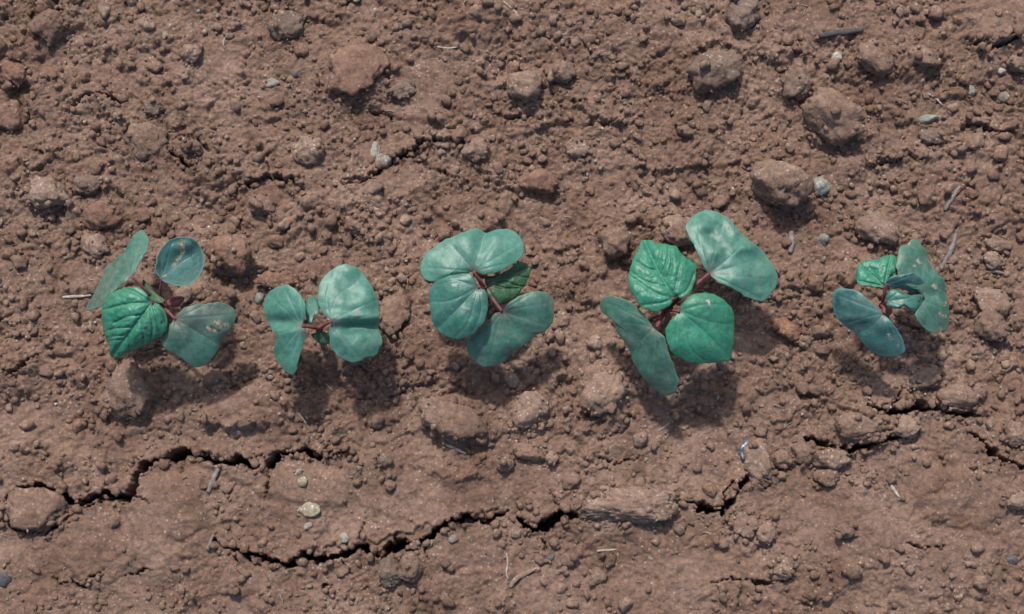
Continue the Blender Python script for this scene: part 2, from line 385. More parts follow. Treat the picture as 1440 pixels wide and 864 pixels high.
BIG = [ # px, py, rx, ry, turn, tall, material, label
    (502,98,42,38,-30,0.42,SOIL_RED,'broad low pinkish clod with a pale chipped edge'),
    (66,36,26,22,20,0.7,SOIL_CLOD,'rounded brown clod above the flat oval clod by the upper soil edge'),
    (20,104,22,18,10,0.8,SOIL_RED,'smooth oval reddish clod above a dark hollow'),
    (17,165,22,18,-15,0.7,SOIL_RED,'smooth oval clod just below another oval reddish clod'),
    (209,197,29,27,30,0.5,SOIL_PALE,'pale flat five sided clod beside a short diagonal crack'),
    (433,212,20,18,15,0.9,SOIL_PALE,'pale wedge shaped clod throwing a small dark shadow'),
    (406,36,26,19,-15,0.8,SOIL_GREY,'greyish rough clod standing above pale hair roots'),
    (740,127,25,23,20,0.95,SOIL_PALE,'pale crusted clod below a smaller pale crusted one'),
    (790,103,20,18,-20,0.9,SOIL_PALE,'small pale crusted clod touching a larger one beside it'),
    (1041,20,24,27,-20,0.9,SOIL_GREY,'grey clod with a white streak near a dark twig'),
    (1005,106,35,27,-25,0.9,SOIL_GREY,'angular grey brown clod with pale crust on its upper edge'),
    (1119,121,20,25,-15,1.0,SOIL_GREY,'knobby upright grey clod beside the large blocky clod'),
    (1168,166,44,33,35,0.9,SOIL_CLOD,'large blocky brown clod with a pale ridge along its edge'),
    (1310,190,16,13,5,0.8,SOIL_GREY,'small brown clod right under a pale green stone chip'),
    (1094,264,39,34,-5,1.05,SOIL_PALE,'large round lump of soil overhanging a dark hollow'),
    (1228,322,31,18,25,0.9,SOIL_PALE,'pale topped clod sitting above the holed seedling'),
    (866,340,21,22,10,1.0,SOIL_PALE,'upright pointed pale clod beside the bright four leaved seedling'),
    (757,258,28,18,5,0.9,SOIL_RED,'reddish broad clod with orange flecks'),
    (812,208,18,12,5,0.9,SOIL_PALE,'small pale clod above the reddish broad clod'),
    (670,212,18,16,10,0.9,SOIL_PALE,'pale nubby clod below the two pale pebbles'),
    (565,126,18,13,-10,0.8,SOIL_GREY,'grey brown clod beside the broad pinkish clod'),
    (322,358,29,24,15,0.95,SOIL_RED,'lumpy clod beside the cupped leaf with a tan scar'),
    (66,272,27,20,20,0.85,SOIL_PALE,'pale topped clod over a dark hollow, left of a leaning clod'),
    (124,258,20,15,-20,0.9,SOIL_GREY,'leaning clod with a dark shaded face'),
    (143,304,26,19,0,0.8,SOIL_RED,'reddish brown clod above the slanting narrow leaf'),
    (132,347,20,15,25,0.7,SOIL_PALE,'pale flat clod touching the slanting narrow leaf'),
    (390,394,30,13,3,0.6,SOIL_RED,'long low pinkish clod above the smaller lobed leaf'),
    (555,440,21,31,5,0.6,SOIL_CLOD,'tall flattish clod beside the largest wrinkled leaf'),
    (497,320,16,13,0,0.8,SOIL_CLOD,'rounded brown clod above the two leaved seedling'),
    (849,552,34,21,-50,0.8,SOIL_CLOD,'slanting ribbed clod in front of the narrow drooping leaf'),
    (746,578,20,26,25,0.8,SOIL_CLOD,'steep clod below the kidney shaped leaf'),
    (637,588,44,24,25,0.6,SOIL_CLOD,'broad sloping slab of soil at the edge of a leaf shadow'),
    (180,548,26,38,-15,0.7,SOIL_CLOD,'long upright lump under the bright pointed leaf'),
    (890,712,68,25,2,0.60,SOIL_PALE,'long flat slab with a pale crumbling rim lying across the crack'),
    (52,720,46,28,4,0.55,SOIL_CLOD,'broad oval slab ringed by cracks'),
    (1066,650,19,28,-10,0.9,SOIL_PALE,'upright pale clod beside a bluish film scrap'),
    (1100,644,14,14,0,1.0,SOIL_CLOD,'round brown clod beside the upright pale clod'),
    (1127,638,15,14,10,0.9,SOIL_CLOD,'round clod between the short crack and another round clod'),
    (1163,645,27,14,8,0.8,SOIL_PALE,'pale clod with a bright tip right below the short crack'),
    (1161,672,16,14,0,0.9,SOIL_CLOD,'rounded clod under the pale clod with a bright tip'),
    (1275,601,19,14,-10,0.9,SOIL_PALE,'loose oval clod between two short cracks'),
    (1204,600,34,17,10,0.7,SOIL_CLOD,'broad clod wedged above the short crack'),
    (1106,463,20,14,25,0.9,BRICK,'small orange fired clay fragment'),
    (1393,455,22,25,10,0.9,SOIL_CLOD,'dark brown lump beside the pale crusted soil'),
    (1397,425,26,22,20,0.6,SOIL_PALE,'pale crusted clod above the dark brown lump'),
    (1402,343,20,11,10,0.8,SOIL_PALE,'flat pale clod above a rounded pale clod'),
    (1398,368,18,12,15,0.9,SOIL_PALE,'rounded pale clod under a flat pale one'),
    (1100,800,14,13,-20,1.0,SOIL_PALE,'single rounded clod alone on smooth soil'),
    (1044,738,22,16,25,0.5,SOIL_CLOD,'thin jagged soil flake lifted at its edge'),
    (1079,748,14,15,20,0.8,SOIL_CLOD,'clod beside a thin jagged soil flake'),
    (550,803,15,19,5,0.9,SOIL_GREY,'left half of a split block under the long crack'),
    (578,800,16,18,-5,0.9,SOIL_CLOD,'right half of a split block under the long crack'),
    (744,637,21,12,10,0.9,SOIL_RED,'oval reddish clod below the steep clod'),
    (712,650,14,11,-10,0.9,SOIL_CLOD,'brown clod beside an oval reddish clod'),
    (776,645,9,8,0,1.0,SOIL_PALE,'little round pale clod beside an oval reddish clod'),
    (540,648,11,9,0,1.0,SOIL_GREY,'little round grey clod in a brown hollow'),
    (1155,465,17,12,0,0.9,SOIL_PALE,'pale clod beside the dark drooping holed leaf'),
    (1300,535,21,15,-35,0.9,SOIL_GREY,'grey clod in the shadow of the holed seedling'),
    (1345,560,26,17,20,0.8,SOIL_CLOD,'sloping clod behind the short upper crack'),
    (1370,550,14,13,0,1.0,SOIL_CLOD,'round clod perched on a sloping clod'),
    (1430,90,14,12,10,0.9,SOIL_PALE,'pale clod at the foot of the wide dark crack'),
    (1228,88,24,22,35,0.8,SOIL_PALE,'pale orange flecked wedge of soil'),
    (1300,82,22,14,25,0.8,SOIL_PALE,'pale ridge shaped clod next to a wedge of soil'),
    (955,325,22,24,-20,0.9,SOIL_PALE,'pale clod tucked behind the leaning upper seed leaf'),
    (1290,335,9,8,0,1.0,SOIL_PALE,'small bright grain clod above the jagged holed leaf'),
    (1190,745,12,10,0,0.9,SOIL_GREY,'small grey clod on smooth soil'),
    (840,808,12,10,0,0.9,SOIL_PALE,'small pale clod below a short straw'),
    (1430,705,15,13,0,0.9,SOIL_PALE,'smooth clod at the end of the thin slanting crack'),
    (1430,610,14,17,10,0.9,SOIL_PALE,'grey tipped clod above the thin slanting crack'),
    (1218,865,22,14,0,0.9,SOIL_CLOD,'clod half buried by the lower soil edge'),
    (215,150,12,14,0,0.9,SOIL_GREY,'dark knobby clod above the pale flat five sided clod'),
    (270,75,15,13,0,0.9,SOIL_PALE,'crusted clod near pale hair roots'),
    (370,290,18,14,0,0.9,SOIL_CLOD,'clod under the arched upper crack'),
    (270,210,17,13,20,0.9,SOIL_GREY,'grey clod on the lip of a short diagonal crack'),
    (905,365,12,11,0,1.0,SOIL_PALE,'grain clod at the tip of the glossy upper leaf'),
]
CALM = [(235,725,52,90), (120,775,70,40), (905,412,75,24), (1195,735,85,42), (620,695,75,34), (60,595,65,30), (1400,28,60,36), (505,100,46,40), (345,570,50,26), (600,110,50,30), (1330,690,44,34), (420,690,60,26), (1150,30,60,24), (300,90,50,26), (960,800,70,34), (560,255,46,20)]
def calm(px, py):
    c = 0 * px
    for (x0, y0, rx, ry) in CALM:
        c = np.maximum(c, np.exp(-(np.hypot((px - x0) / rx, (py - y0) / ry)) ** 4))
    return c
rb = random.Random(4)
for pts, w, dep in list(CRACKS):
    n_br = int(len(pts) * (0.45 if w > 5 else 0.2))
    for _ in range(n_br):
        x0, y0 = rb.choice(pts[1:-1] if len(pts) > 2 else pts)
        a = rb.choice((1, -1)) * rb.uniform(0.5, 1.4); q = [(x0, y0)]
        for _k in range(rb.randint(2, 4)):
            a += rb.uniform(-0.7, 0.7); st = rb.uniform(7, 15)
            q.append((q[-1][0] + st * math.cos(a), q[-1][1] + st * math.sin(a)))
        CRACKS.append((q, rb.uniform(1.2, 2.2), rb.uniform(2.5, 5)))
def soil_height(x, y):
    """height of the bed in metres"""
    px, py = photo_of(x, y, 0 * x)
    X, Y = x * 1000, y * 1000                        # mm
    far = np.maximum(np.abs(x) - 0.27, np.abs(y) - 0.19)
    near = 1 - smooth(0.04, 0.6, far)
    wx = 2.2 * noise2(X / 9, Y / 9, 40) + 0.9 * noise2(X / 3.2, Y / 3.2, 41)
    wy = 2.2 * noise2(X / 9, Y / 9, 42) + 0.9 * noise2(X / 3.2, Y / 3.2, 43)
    A, B = X + wx, Y + wy
    # crumbly upper bed, smoother crusted lower bed
    rough = np.clip(0.66 - 0.34 * smooth(560, 700, py) + 0.30 * noise2(X / 60, Y / 60, 50) + 0.60 * noise2(X / 24, Y / 24, 51), 0.06, 1.3)
    rough = rough * (1 - 0.85 * calm(px + wx * 3, py + wy * 3))
    h = 3.0 * noise2(X / 130, Y / 130, 1) + 1.6 * noise2(X / 45, Y / 45, 2)
    # plates: each a little higher or lower than the next
    f1, f2, idr = cells(A / 34 + 3.3, B / 25 + 1.7, 4)
    h = h + (idr - 0.5) * 4.2 * smooth(0.0, 0.16, f2 - f1)
    h = h + near * facets((A + 0.8 * wx) / 13 + 3.3, (B + 0.8 * wy) / 10 + 1.7, 9) * 2.2 * rough
    h = h + near * facets((A + 0.5 * wx) / 5.6, (B + 0.5 * wy) / 4.6 + 2.7, 29) * 1.35 * (0.2 + 0.8 * rough)
    h = h + near * facets((X + 0.7 * wx) / 2.7, (Y + 0.7 * wy) / 2.4, 31) * 0.80 * (0.22 + 0.78 * rough)
    h = h + near * facets((X + 0.7 * wx) / 1.5, (Y + 0.7 * wy) / 1.4, 33) * 0.55 * (0.35 + 0.65 * rough)
    # half buried lumps in four sizes
    lump = domes(A / 26, B / 26, 12, 0.13, 0.30, 0.42, 0.62) * 26
    lump = np.maximum(lump, domes(A / 13 + 5, B / 13, 13, 0.14, 0.34, 0.50, 0.70) * 13)
    lump2 = domes(A / 6.5, B / 6.5 + 8, 14, 0.14, 0.38, 0.55, 0.75) * 6.5
    lump3 = domes(X / 3.3 + 0.2 * wx, Y / 3.3 + 0.2 * wy, 15, 0.16, 0.42, 0.60, 0.75) * 3.3
    lump4 = domes(X / 1.9 + 0.2 * wx, Y / 1.9 + 0.2 * wy, 16, 0.2, 0.45, 0.6, 0.7) * 1.9
    h = h + near * (np.maximum(lump, 0.9 * lump2) * np.clip(rough, 0, 1) + 0.95 * lump3 * rough + 0.65 * lump4 * np.clip(rough + 0.15, 0, 1))
    h = h + near * (0.75 * noise2(X / 5.0, Y / 5.0, 21) + (0.36 * noise2(X / 2.2, Y / 2.2, 22) + 0.26 * noise2(X / 1.25, Y / 1.25, 23)) * (0.45 + 0.55 * np.clip(rough, 0, 1)))
    # swells and slabs seen in the bed
    qx, qy = px + wx * 2.2, py + wy * 2.2
    mounds = [(b[0], b[1] - 3, b[2] * 1.3, b[3] * 1.25, b[4], b[5] * min(b[2], b[3]) * PXM * 1000 * 0.10, 1.4) for b in BIG]
    for (cx, cy, rx, ry, a, hh, sharp) in SWELLS + mounds:
        c, s = math.cos(R(a)), math.sin(R(a))
        dx, dy = qx - cx, qy - cy
        u = np.hypot((c * dx + s * dy) / rx, (-s * dx + c * dy) / ry)
        h = h + hh * np.exp(-u ** (sharp * 1.6))
    # cracks with a raised, crumbling lip on the up-slope side
    jx = 4.2 * noise2(X / 4.6, Y / 4.6, 60) + 2.6 * noise2(X / 1.7, Y / 1.7, 62)
    jy = 5.0 * noise2(X / 4.6, Y / 4.6, 61) + 2.8 * noise2(X / 1.7, Y / 1.7, 63)
    for (x0, x1, ys, amp, reach) in LEDGES:
        yy = np.interp(px, np.linspace(x0, x1, len(ys)), ys)
        up = yy - (py + 1.6 * jy)
        along = smooth(x0 - 8, x0 + 25, px) * smooth(x1 + 8, x1 - 25, px)
        h = h + amp * along * smooth(-2.0, 2.0, up) * np.exp(-np.clip(up, 0, None) / reach)
    for i, (pts, w, dep) in enumerate(CRACKS):
        xs = [p[0] for p in pts]; ys = [p[1] for p in pts]
        box = (px > min(xs) - 45) & (px < max(xs) + 45) & (py > min(ys) - 45) & (py < max(ys) + 45)
        if not box.any(): continue
        d, al, tot = dist_path(px[box] + jx[box], py[box] + jy[box], pts)
        taper = np.clip(np.minimum(al, tot - al) / (0.22 * tot + 6), 0.0, 1) ** 0.8
        w = w * (0.82 if min(ys) > 560 else 0.62)
        ww = w * np.clip(0.70 + 1.1 * noise2(al / 30 + i * 7.7, al * 0 + i, 70) + 0.6 * noise2(al / 9 + i * 3.7, al * 0 + i, 71), 0.10, 1.9) * (0.25 + 0.75 * taper)
        ww = np.maximum(ww, 0.7)
        cut = smooth(1.35, 0.55, d / ww)
        lip = 0.9 * np.exp(-((d - ww * 1.5) / 9) ** 2) * min(1, w / 5)
        hb = h[box]
        h[box] = hb + lip * taper - cut * dep * 1.5 * (0.4 + 0.6 * taper)
    return h / 1000

def axis(lo, hi, step, far, grow):
    core = np.arange(lo, hi + step / 2, step)
    e = []; d = step; v = 0
    while v < far:
        d *= grow if v < 0.28 else 1.4
        v += d; e.append(v)
    e = np.array(e)
    return np.concatenate([lo - e[::-1], core, core[-1] + e])
gx = axis(-0.256, 0.256, 0.00057, 40, 1.065)
gy = axis(-0.158, 0.170, 0.00057, 40, 1.065)
GX, GY = np.meshgrid(gx, gy)
GZ = soil_height(GX, GY)
ny, nx = GX.shape
idx = np.arange(ny * nx).reshape(ny, nx)
quads = np.stack([idx[:-1, :-1], idx[:-1, 1:], idx[1:, 1:], idx[1:, :-1]], -1).reshape(-1, 4)
ground = mesh_obj('ground', np.stack([GX, GY, GZ], -1).reshape(-1, 3), quads, SOIL)
tag(ground, 'bare cracked brown soil bed full of crumbs and clods', 'soil', kind='structure')
def ground_z(x, y):
    x = np.atleast_1d(np.asarray(x, float)); y = np.atleast_1d(np.asarray(y, float))
    i = np.clip(np.searchsorted(gx, x) - 1, 0, nx - 2); j = np.clip(np.searchsorted(gy, y) - 1, 0, ny - 2)
    u = (x - gx[i]) / (gx[i + 1] - gx[i]); v = (y - gy[j]) / (gy[j + 1] - gy[j])
    return (GZ[j, i] * (1 - u) + GZ[j, i + 1] * u) * (1 - v) + (GZ[j + 1, i] * (1 - u) + GZ[j + 1, i + 1] * u) * v
def on_ground(px, py):
    z = 0.0
    for _ in range(4):
        x, y, _z = spot(px, py, z); z = float(ground_z(x, y)[0])
    return float(x), float(y), z

# ------------------------------------------------------------------ clods and stones
import bmesh
ICO = {}
def ico(sub):
    if sub not in ICO:
        bm = bmesh.new(); bmesh.ops.create_icosphere(bm, subdivisions=sub, radius=1)
        bm.verts.ensure_lookup_table()
        v = np.array([w.co[:] for w in bm.verts]); f = np.array([[w.index for w in q.verts] for q in bm.faces])
        bm.free(); ICO[sub] = (v, f)
    return ICO[sub]
def clod_shape(seed, sub, rough=0.1, planes=11, lo=0.62, asp=(1, 1, 1)):
    """unit lump with broken faces and a grainy skin"""
    g = np.random.default_rng(seed)
    v, f = ico(sub)
    n = g.normal(size=(planes, 3)); n /= np.linalg.norm(n, axis=1)[:, None]
    d = g.uniform(lo, 1.0, planes)
    dots = np.clip(v @ n.T, 1e-3, None) / d
    r = (np.sum(dots ** 18, axis=1) + 1) ** (-1 / 18)
    o = g.uniform(-50, 50, 3)
    q0 = v * r[:, None]; q = q0 * np.array(asp)
    k = perlin(*(q * 1.7 + o).T) * rough * 1.3 + perlin(*(q * 4.2 + o).T) * rough * 0.8
    if sub >= 3: k = k + (0.35 - np.abs(perlin(*(q * 6.5 + o).T))) * rough * 0.8 + perlin(*(q * 10 + o).T) * rough * 0.5
    if sub >= 4: k = k + perlin(*(q * 17 + o).T) * rough * 0.55 + perlin(*(q * 30 + o).T) * rough * 0.4
    return q0 * (1 + k)[:, None], f
def place_clod(name, px, py, rx, ry, turn, tall, m, seed, label, cat, group=None, sub=4, rough=0.1, sunk=0.45, lo=0.62, tip=None):
    mn = min(rx, ry)
    v, f = clod_shape(seed, sub, rough, lo=lo, asp=(rx / mn, ry / mn, max(tall, .6)))
    g = random.Random(seed)
    x, y, z = on_ground(px, py)
    sc = np.array([rx * PXM * 1.12, ry * PXM * 1.12, tall * min(rx, ry) * PXM])
    v = v * sc
    a = R(tip if tip is not None else g.uniform(-10, 10)); c, s = math.cos(a), math.sin(a)
    v = np.stack([v[:, 0], c * v[:, 1] - s * v[:, 2], s * v[:, 1] + c * v[:, 2]], -1)
    o = mesh_obj(name, v, f, m)
    # rest on the soil below: bury part of the lump
    ang = np.linspace(0, 6.283, 9)[:-1]
    zz = np.percentile(ground_z(x + 0.8 * rx * PXM * np.cos(ang), y + 0.8 * ry * PXM * np.sin(ang)), 60)
    o.location = (x, y, zz + sc[2] * (1 - 2 * sunk))
    o.rotation_euler = (0, 0, -R(turn))
    return tag(o, label, cat, group)

for i, (px, py, rx, ry, tu, ta, m, lb) in enumerate(BIG):
    place_clod('soil_clod', px, py, rx, ry, tu, ta, m, 100 + i, lb, 'clod', sub=5 if rx > 60 else 4, rough=0.17, sunk=0.46 if 480 < py < 625 and 100 < px < 1290 else 0.27 if rx > 60 else 0.22 if rx > 28 and ta > .8 else 0.33 if rx > 20 else 0.37)

STONES = [
    (527,213,8,13,15,1.0,STONE_WHITE,'upright whitish pebble leaning on a rounder one','pebble'),
    (538,227,12,11,-20,0.9,STONE_GREY,'rounder pale grey pebble against an upright whitish one','pebble'),
    (1304,168,13,9,-10,0.8,STONE_GREEN,'pale green angular stone chip','stone chip'),
    (1153,263,12,14,0,1.0,STONE_GREEN,'mottled dark green grey pebble beside the large round lump','pebble'),
    (1366,129,6,8,20,0.9,STONE_GREEN,'tiny smooth green grey pebble','pebble'),
    (1408,101,6,5,0,1.0,STONE_WHITE,'tiny bright white pebble near the wide dark crack','pebble'),
    (1412,137,9,7,0,0.9,STONE_GREY,'small dull grey pebble near a tiny green grey one','pebble'),
    (1176,82,7,10,10,0.9,STONE_WHITE,'small white pebble under the dark twig','pebble'),
    (384,116,11,7,-10,0.8,STONE_GREY,'small pale grey stone beside a tiny dark blue one','pebble'),
    (416,106,5,5,0,1.0,STONE_DARK,'tiny dark blue stone','pebble'),
    (231,50,5,6,0,0.9,STONE_YELLOW,'tiny yellowish pebble in brown crumbs','pebble'),
    (434,717,17,10,-12,0.45,STONE_YELLOW,'crumbling yellowish white mineral lump','stone'),
    (425,677,7,8,15,0.9,STONE_YELLOW,'small pale yellow pebble below a thin crack','pebble'),
    (421,664,6,6,0,0.9,STONE_GREY,'small grey pebble touching a pale yellow one','pebble'),
    (433,741,6,6,0,0.9,STONE_GREY,'small grey pebble under the yellowish mineral lump','pebble'),
    (638,758,7,6,0,0.9,STONE_GREY,'smooth grey pebble below the long crack','pebble'),
    (661,735,8,6,0,0.9,STONE_GREY,'grey pebble lodged in the long crack','pebble'),
    (381,788,5,7,0,0.9,STONE_GREY,'small grey pebble lodged in the thin end of the long crack','pebble'),
    (481,89,11,13,30,0.5,STONE_WHITE,'white chip on the edge of the broad pinkish clod','stone chip'),
    (773,784,6,5,-40,0.8,STONE_DARK,'tiny dark slate chip beside a pale root','stone chip'),
    (1423,787,8,7,0,0.9,STONE_DARK,'small dark pebble on smooth soil','pebble'),
    (5,815,9,9,0,0.8,STONE_DARK,'small bluish dark stone by the lower soil edge','pebble'),
    (484,757,7,6,0,0.9,STONE_GREY,'grey pebble above the long crack','pebble'),
    (1016,833,5,5,0,0.9,STONE_DARK,'tiny dark pebble on reddish soil','pebble'),
    (365,420,8,8,0,0.7,STONE_GREEN,'small green grey pebble beside the smaller lobed leaf','pebble'),
    (1157,338,9,8,0,0.8,STONE_GREEN,'small green grey pebble near a shred of dark bark','pebble'),
]
for i, (px, py, rx, ry, tu, ta, m, lb, cat) in enumerate(STONES):
    place_clod({'pebble': 'pebble', 'stone chip': 'stone_chip', 'stone': 'mineral_stone'}[cat], px, py, rx, ry, tu, ta, m, 400 + i, lb, cat, sub=3, rough=0.15, sunk=0.40, lo=0.5)

# loose middling clods, each one on its own
shapes = []
for k in range(14):
    v, f = clod_shape(700 + k, 3, 0.22)
    shapes.append((v, f))
KINDS = [(SOIL, 'brown', 'small brown clods'), (SOIL_PALE, 'pale', 'small pale clods'), (SOIL_RED, 'reddish', 'small reddish clods')]
ANCHORS = [ # things one can find, to say where a clod lies
    (502,98,'broad pinkish clod'), (66,36,'brown clod above the oval clods'), (18,135,'two oval reddish clods'), (209,197,'pale five sided clod'), (433,212,'pale wedge shaped clod'), (406,36,'greyish rough clod'),
    (765,115,'two pale crusted clods'), (1041,20,'grey clod with a white streak'), (1005,106,'angular grey brown clod'), (1119,121,'knobby upright clod'), (1168,166,'large blocky clod'), (1094,264,'large round lump'),
    (1228,322,'pale topped clod'), (866,340,'upright pointed clod'), (757,258,'reddish broad clod'), (322,358,'lumpy clod by the cupped leaf'), (124,258,'leaning clod'), (143,304,'slanting narrow leaf'),
    (400,440,'narrower creased leaf'), (490,440,'broad wrinkled leaf'), (555,440,'tall flattish clod'), (849,552,'slanting ribbed clod'), (637,588,'broad sloping slab'), (180,548,'long upright lump'),
    (890,712,'long flat slab'), (52,720,'slab ringed by cracks'), (1066,650,'upright pale clod'), (1160,630,'short crack'), (1106,463,'orange clay fragment'), (1393,455,'dark brown lump'), (1400,355,'flat pale clods'),
    (1100,800,'clod alone on smooth soil'), (1044,738,'thin jagged flake'), (564,801,'split block'), (744,637,'oval reddish clod'), (1300,535,'shadow of the ragged seedling'), (1360,560,'sloping clod'), (1228,88,'wedge of soil'),
    (532,220,'two pale pebbles'), (1304,168,'green stone chip'), (1153,263,'mottled dark pebble'), (1366,129,'tiny green grey pebble'), (1408,101,'tiny white pebble'), (1176,82,'small white pebble'), (384,116,'pale grey stone'),
    (231,50,'tiny yellowish pebble'), (434,717,'yellowish mineral lump'), (638,758,'smooth grey pebble'), (1423,787,'small dark pebble'), (5,815,'bluish dark stone'), (300,672,'short grey stick'), (1258,690,'white straw piece'),
    (640,632,'pale tapering straw'), (95,418,'straw under the slanting leaf'), (1185,46,'thick dark twig'), (1334,352,'brown grey twig'), (1112,340,'shred of bark'), (714,797,'thin white rootlet'), (853,774,'tiny pale straw'),
    (1243,780,'tiny grey twig stub'), (1316,138,'pale bent straw'), (325,48,'curling hair root'), (665,355,'pale bow shaped leaf'), (715,465,'kidney shaped leaf'), (1030,360,'long dented leaf'), (985,460,'glossy squarish leaf'),
    (890,490,'narrow drooping leaf'), (1220,450,'dark pitted leaf'), (1300,420,'torn jagged leaf'), (250,365,'cupped scarred leaf'), (280,470,'dull scarred leaf'), (240,720,'smooth crusted swell'), (500,775,'long crack'), (260,640,'widest crack'),
    (1400,62,'wide dark crack'), (135,138,'arched little crack'), (256,228,'short diagonal crack'), (1400,640,'thin slanting crack'), (630,67,'straight hair root')]
said = set()
def clod_label(px, py, r, colour, w):
    size = 'tiny' if r < 6.2 else 'small' if r < 9 else 'stout'
    form = 'long' if w > 1.35 else 'squat' if w < 1.0 else 'round'
    near = sorted(ANCHORS, key=lambda a: math.hypot(a[0] - px, a[1] - py))[:4]
    for a, b in ((0, 1), (0, 2), (1, 2), (0, 3), (1, 3)):
        t = f'{size} {form} {colour} clod between the {near[a][2]} and the {near[b][2]}'
        if t not in said and len(t.split()) <= 16: break
    said.add(t)
    return t
protos = {}
count = 0
taken = [(b[0], b[1], max(b[2], b[3])) for b in BIG] + [(b[0], b[1], max(b[2], b[3])) for b in STONES]
g = random.Random(77)
while count < 205:
    px, py = g.uniform(-10, 1450), g.uniform(-10, 874)
    if py > 600 and g.random() < 0.5: continue
    r = 5.0 + 8.5 * g.random() ** 2.4
    if any(math.hypot(px - a, py - b) < c * 0.9 + r for a, b, c in taken): continue
    near_crack = min(float(dist_path(np.array([px]), np.array([py]), q[0])[0][0]) for q in CRACKS)
    if near_crack < r + 4: continue
    taken.append((px, py, r))
    kk = g.choices((0, 1, 2), (6, 3, 1.5))[0]; sh = g.randrange(14)
    if (kk, sh) not in protos:
        v, f = shapes[sh]
        o = mesh_obj('soil_clod', v, f, KINDS[kk][0]); protos[(kk, sh)] = o
    else:
        o = protos[(kk, sh)].copy(); C.objects.link(o)
    x, y, z = on_ground(px, py)
    s = r * PXM
    wx_, wy_ = g.uniform(.9, 1.3), g.uniform(.8, 1.1)
    tag(o, clod_label(px, py, r, KINDS[kk][1], wx_ / wy_), 'clod', KINDS[kk][2])
    o.scale = (s * wx_, s * wy_, s * g.uniform(.7, 1.0))
    o.rotation_euler = (0, 0, g.uniform(0, 6.28))
    ang = np.linspace(0, 6.283, 7)[:-1]
    o.location = (x, y, float(np.median(ground_z(x + s * np.cos(ang), y + s * np.sin(ang)))) + 0.28 * s)
    count += 1

# crumbs and grains nobody could count; they lie on the clods as well as on the bed
TOPZ = GZ.copy()
for o in list(C.objects):
    if o.name.startswith('soil_clod'):
        co = np.empty(len(o.data.vertices) * 3, np.float32); o.data.vertices.foreach_get('co', co); co = co.reshape(-1, 3)
        mw = np.array(Matrix.LocRotScale(o.location, o.rotation_euler, o.scale))
        w = co @ mw[:3, :3].T + mw[:3, 3]
        i = np.clip(np.searchsorted(gx, w[:, 0]), 1, nx - 2); j = np.clip(np.searchsorted(gy, w[:, 1]), 1, ny - 2)
        for di in (-1, 0):
            for dj in (-1, 0): np.maximum.at(TOPZ, (j + dj, i + di), w[:, 2])
def top_z(x, y):
    return TOPZ[np.clip(np.searchsorted(gy, y), 0, ny - 1), np.clip(np.searchsorted(gx, x), 0, nx - 1)]

def crumbs(name, n, rlo, rhi, m, label, seed, sub=1, xy=None):
    q = np.random.default_rng(seed)
    x = q.uniform(-0.275, 0.275, n * 3); y = q.uniform(-0.175, 0.185, n * 3)
    px, py = photo_of(x, y, 0 * x)
    dens = 0.55 + 0.55 * noise2(x * 1000 / 28, y * 1000 / 28, 90) + 0.45 * noise2(x * 1000 / 9, y * 1000 / 9, 91) - 0.22 * smooth(580, 720, py) - 0.7 * calm(px, py)
    keep = q.random(len(x)) < dens
    x, y = x[keep][:n], y[keep][:n]
    if xy is not None: x, y = xy
    k = len(x)
    r = rlo + (rhi - rlo) * q.random(k) ** (3.2 if sub == 1 else 2.0)
    z = top_z(x, y)
    ok = ((z > -0.007) | (xy is not None)) & ((z - ground_z(x, y) < 0.0012) | (q.random(k) < 0.22))
    x, y, r, z = x[ok], y[ok], r[ok], z[ok]; k = len(x)
    base = [clod_shape(seed * 31 + t, sub, 0.30, planes=6, lo=0.34)[0] for t in range(12)]
    bf = ico(sub)[1]; nv = len(base[0])
    pick = q.integers(0, 12, k)
    V = np.array(base)[pick]                              # k, nv, 3
    a = q.uniform(0, 6.283, k); c, s = np.cos(a)[:, None], np.sin(a)[:, None]
    st = q.uniform(0.75, 1.35, (k, 2))
    X = V[:, :, 0] * st[:, :1]; Y = V[:, :, 1] * st[:, 1:]
    W = np.stack([c * X - s * Y, s * X + c * Y, V[:, :, 2] * 0.85], -1) * r[:, None, None]
    W += np.stack([x, y, z + 0.32 * r], -1)[:, None, :]
    F = bf[None] + (np.arange(k) * nv)[:, None, None]
    o = mesh_obj(name, W.reshape(-1, 3), F.reshape(-1, 3), m, smooth_shade=False)
    return tag(o, label, 'soil crumbs', kind='stuff')
qq = np.random.default_rng(21)
cx_, cy_ = [], []
for b in BIG:                                           # crumbs fallen round each clod
    n_ = int(10 + b[2] * 1.1); a_ = qq.uniform(0, 6.283, n_); t_ = qq.uniform(0.85, 1.4, n_)
    ex, ey = b[2] * t_ * np.cos(a_), b[3] * t_ * np.sin(a_); c_, s_ = math.cos(R(b[4])), math.sin(R(b[4]))
    X_, Y_, _z = spot(b[0] + c_ * ex - s_ * ey, b[1] + s_ * ex + c_ * ey, 0.003)
    cx_ += list(X_); cy_ += list(Y_)
crumbs('clod_rubble', 0, 0.0005, 0.0019, SOIL, 'crumbs broken off and lying round the clods', 22, 1, (np.array(cx_), np.array(cy_)))
cx_, cy_ = [], []
for pts, w, dep in CRACKS:                              # crumbling lips of the cracks
    if w < 3: continue
    for (x0, y0), (x1, y1) in zip(pts[:-1], pts[1:]):
        L_ = math.hypot(x1 - x0, y1 - y0)
        for _ in range(int(L_ / 3.2)):
            t_ = qq.random(); off = qq.choice((-1, 1)) * (w * 0.55 + 5 * qq.random())
            X_, Y_, _z = spot(x0 + t_ * (x1 - x0) - (y1 - y0) / L_ * off, y0 + t_ * (y1 - y0) + (x1 - x0) / L_ * off, 0.0)
            cx_.append(float(X_)); cy_.append(float(Y_))
crumbs('crack_rubble', 0, 0.0006, 0.0027, SOIL, 'crumbs broken from the lips of the cracks', 23, 1, (np.array(cx_), np.array(cy_)))
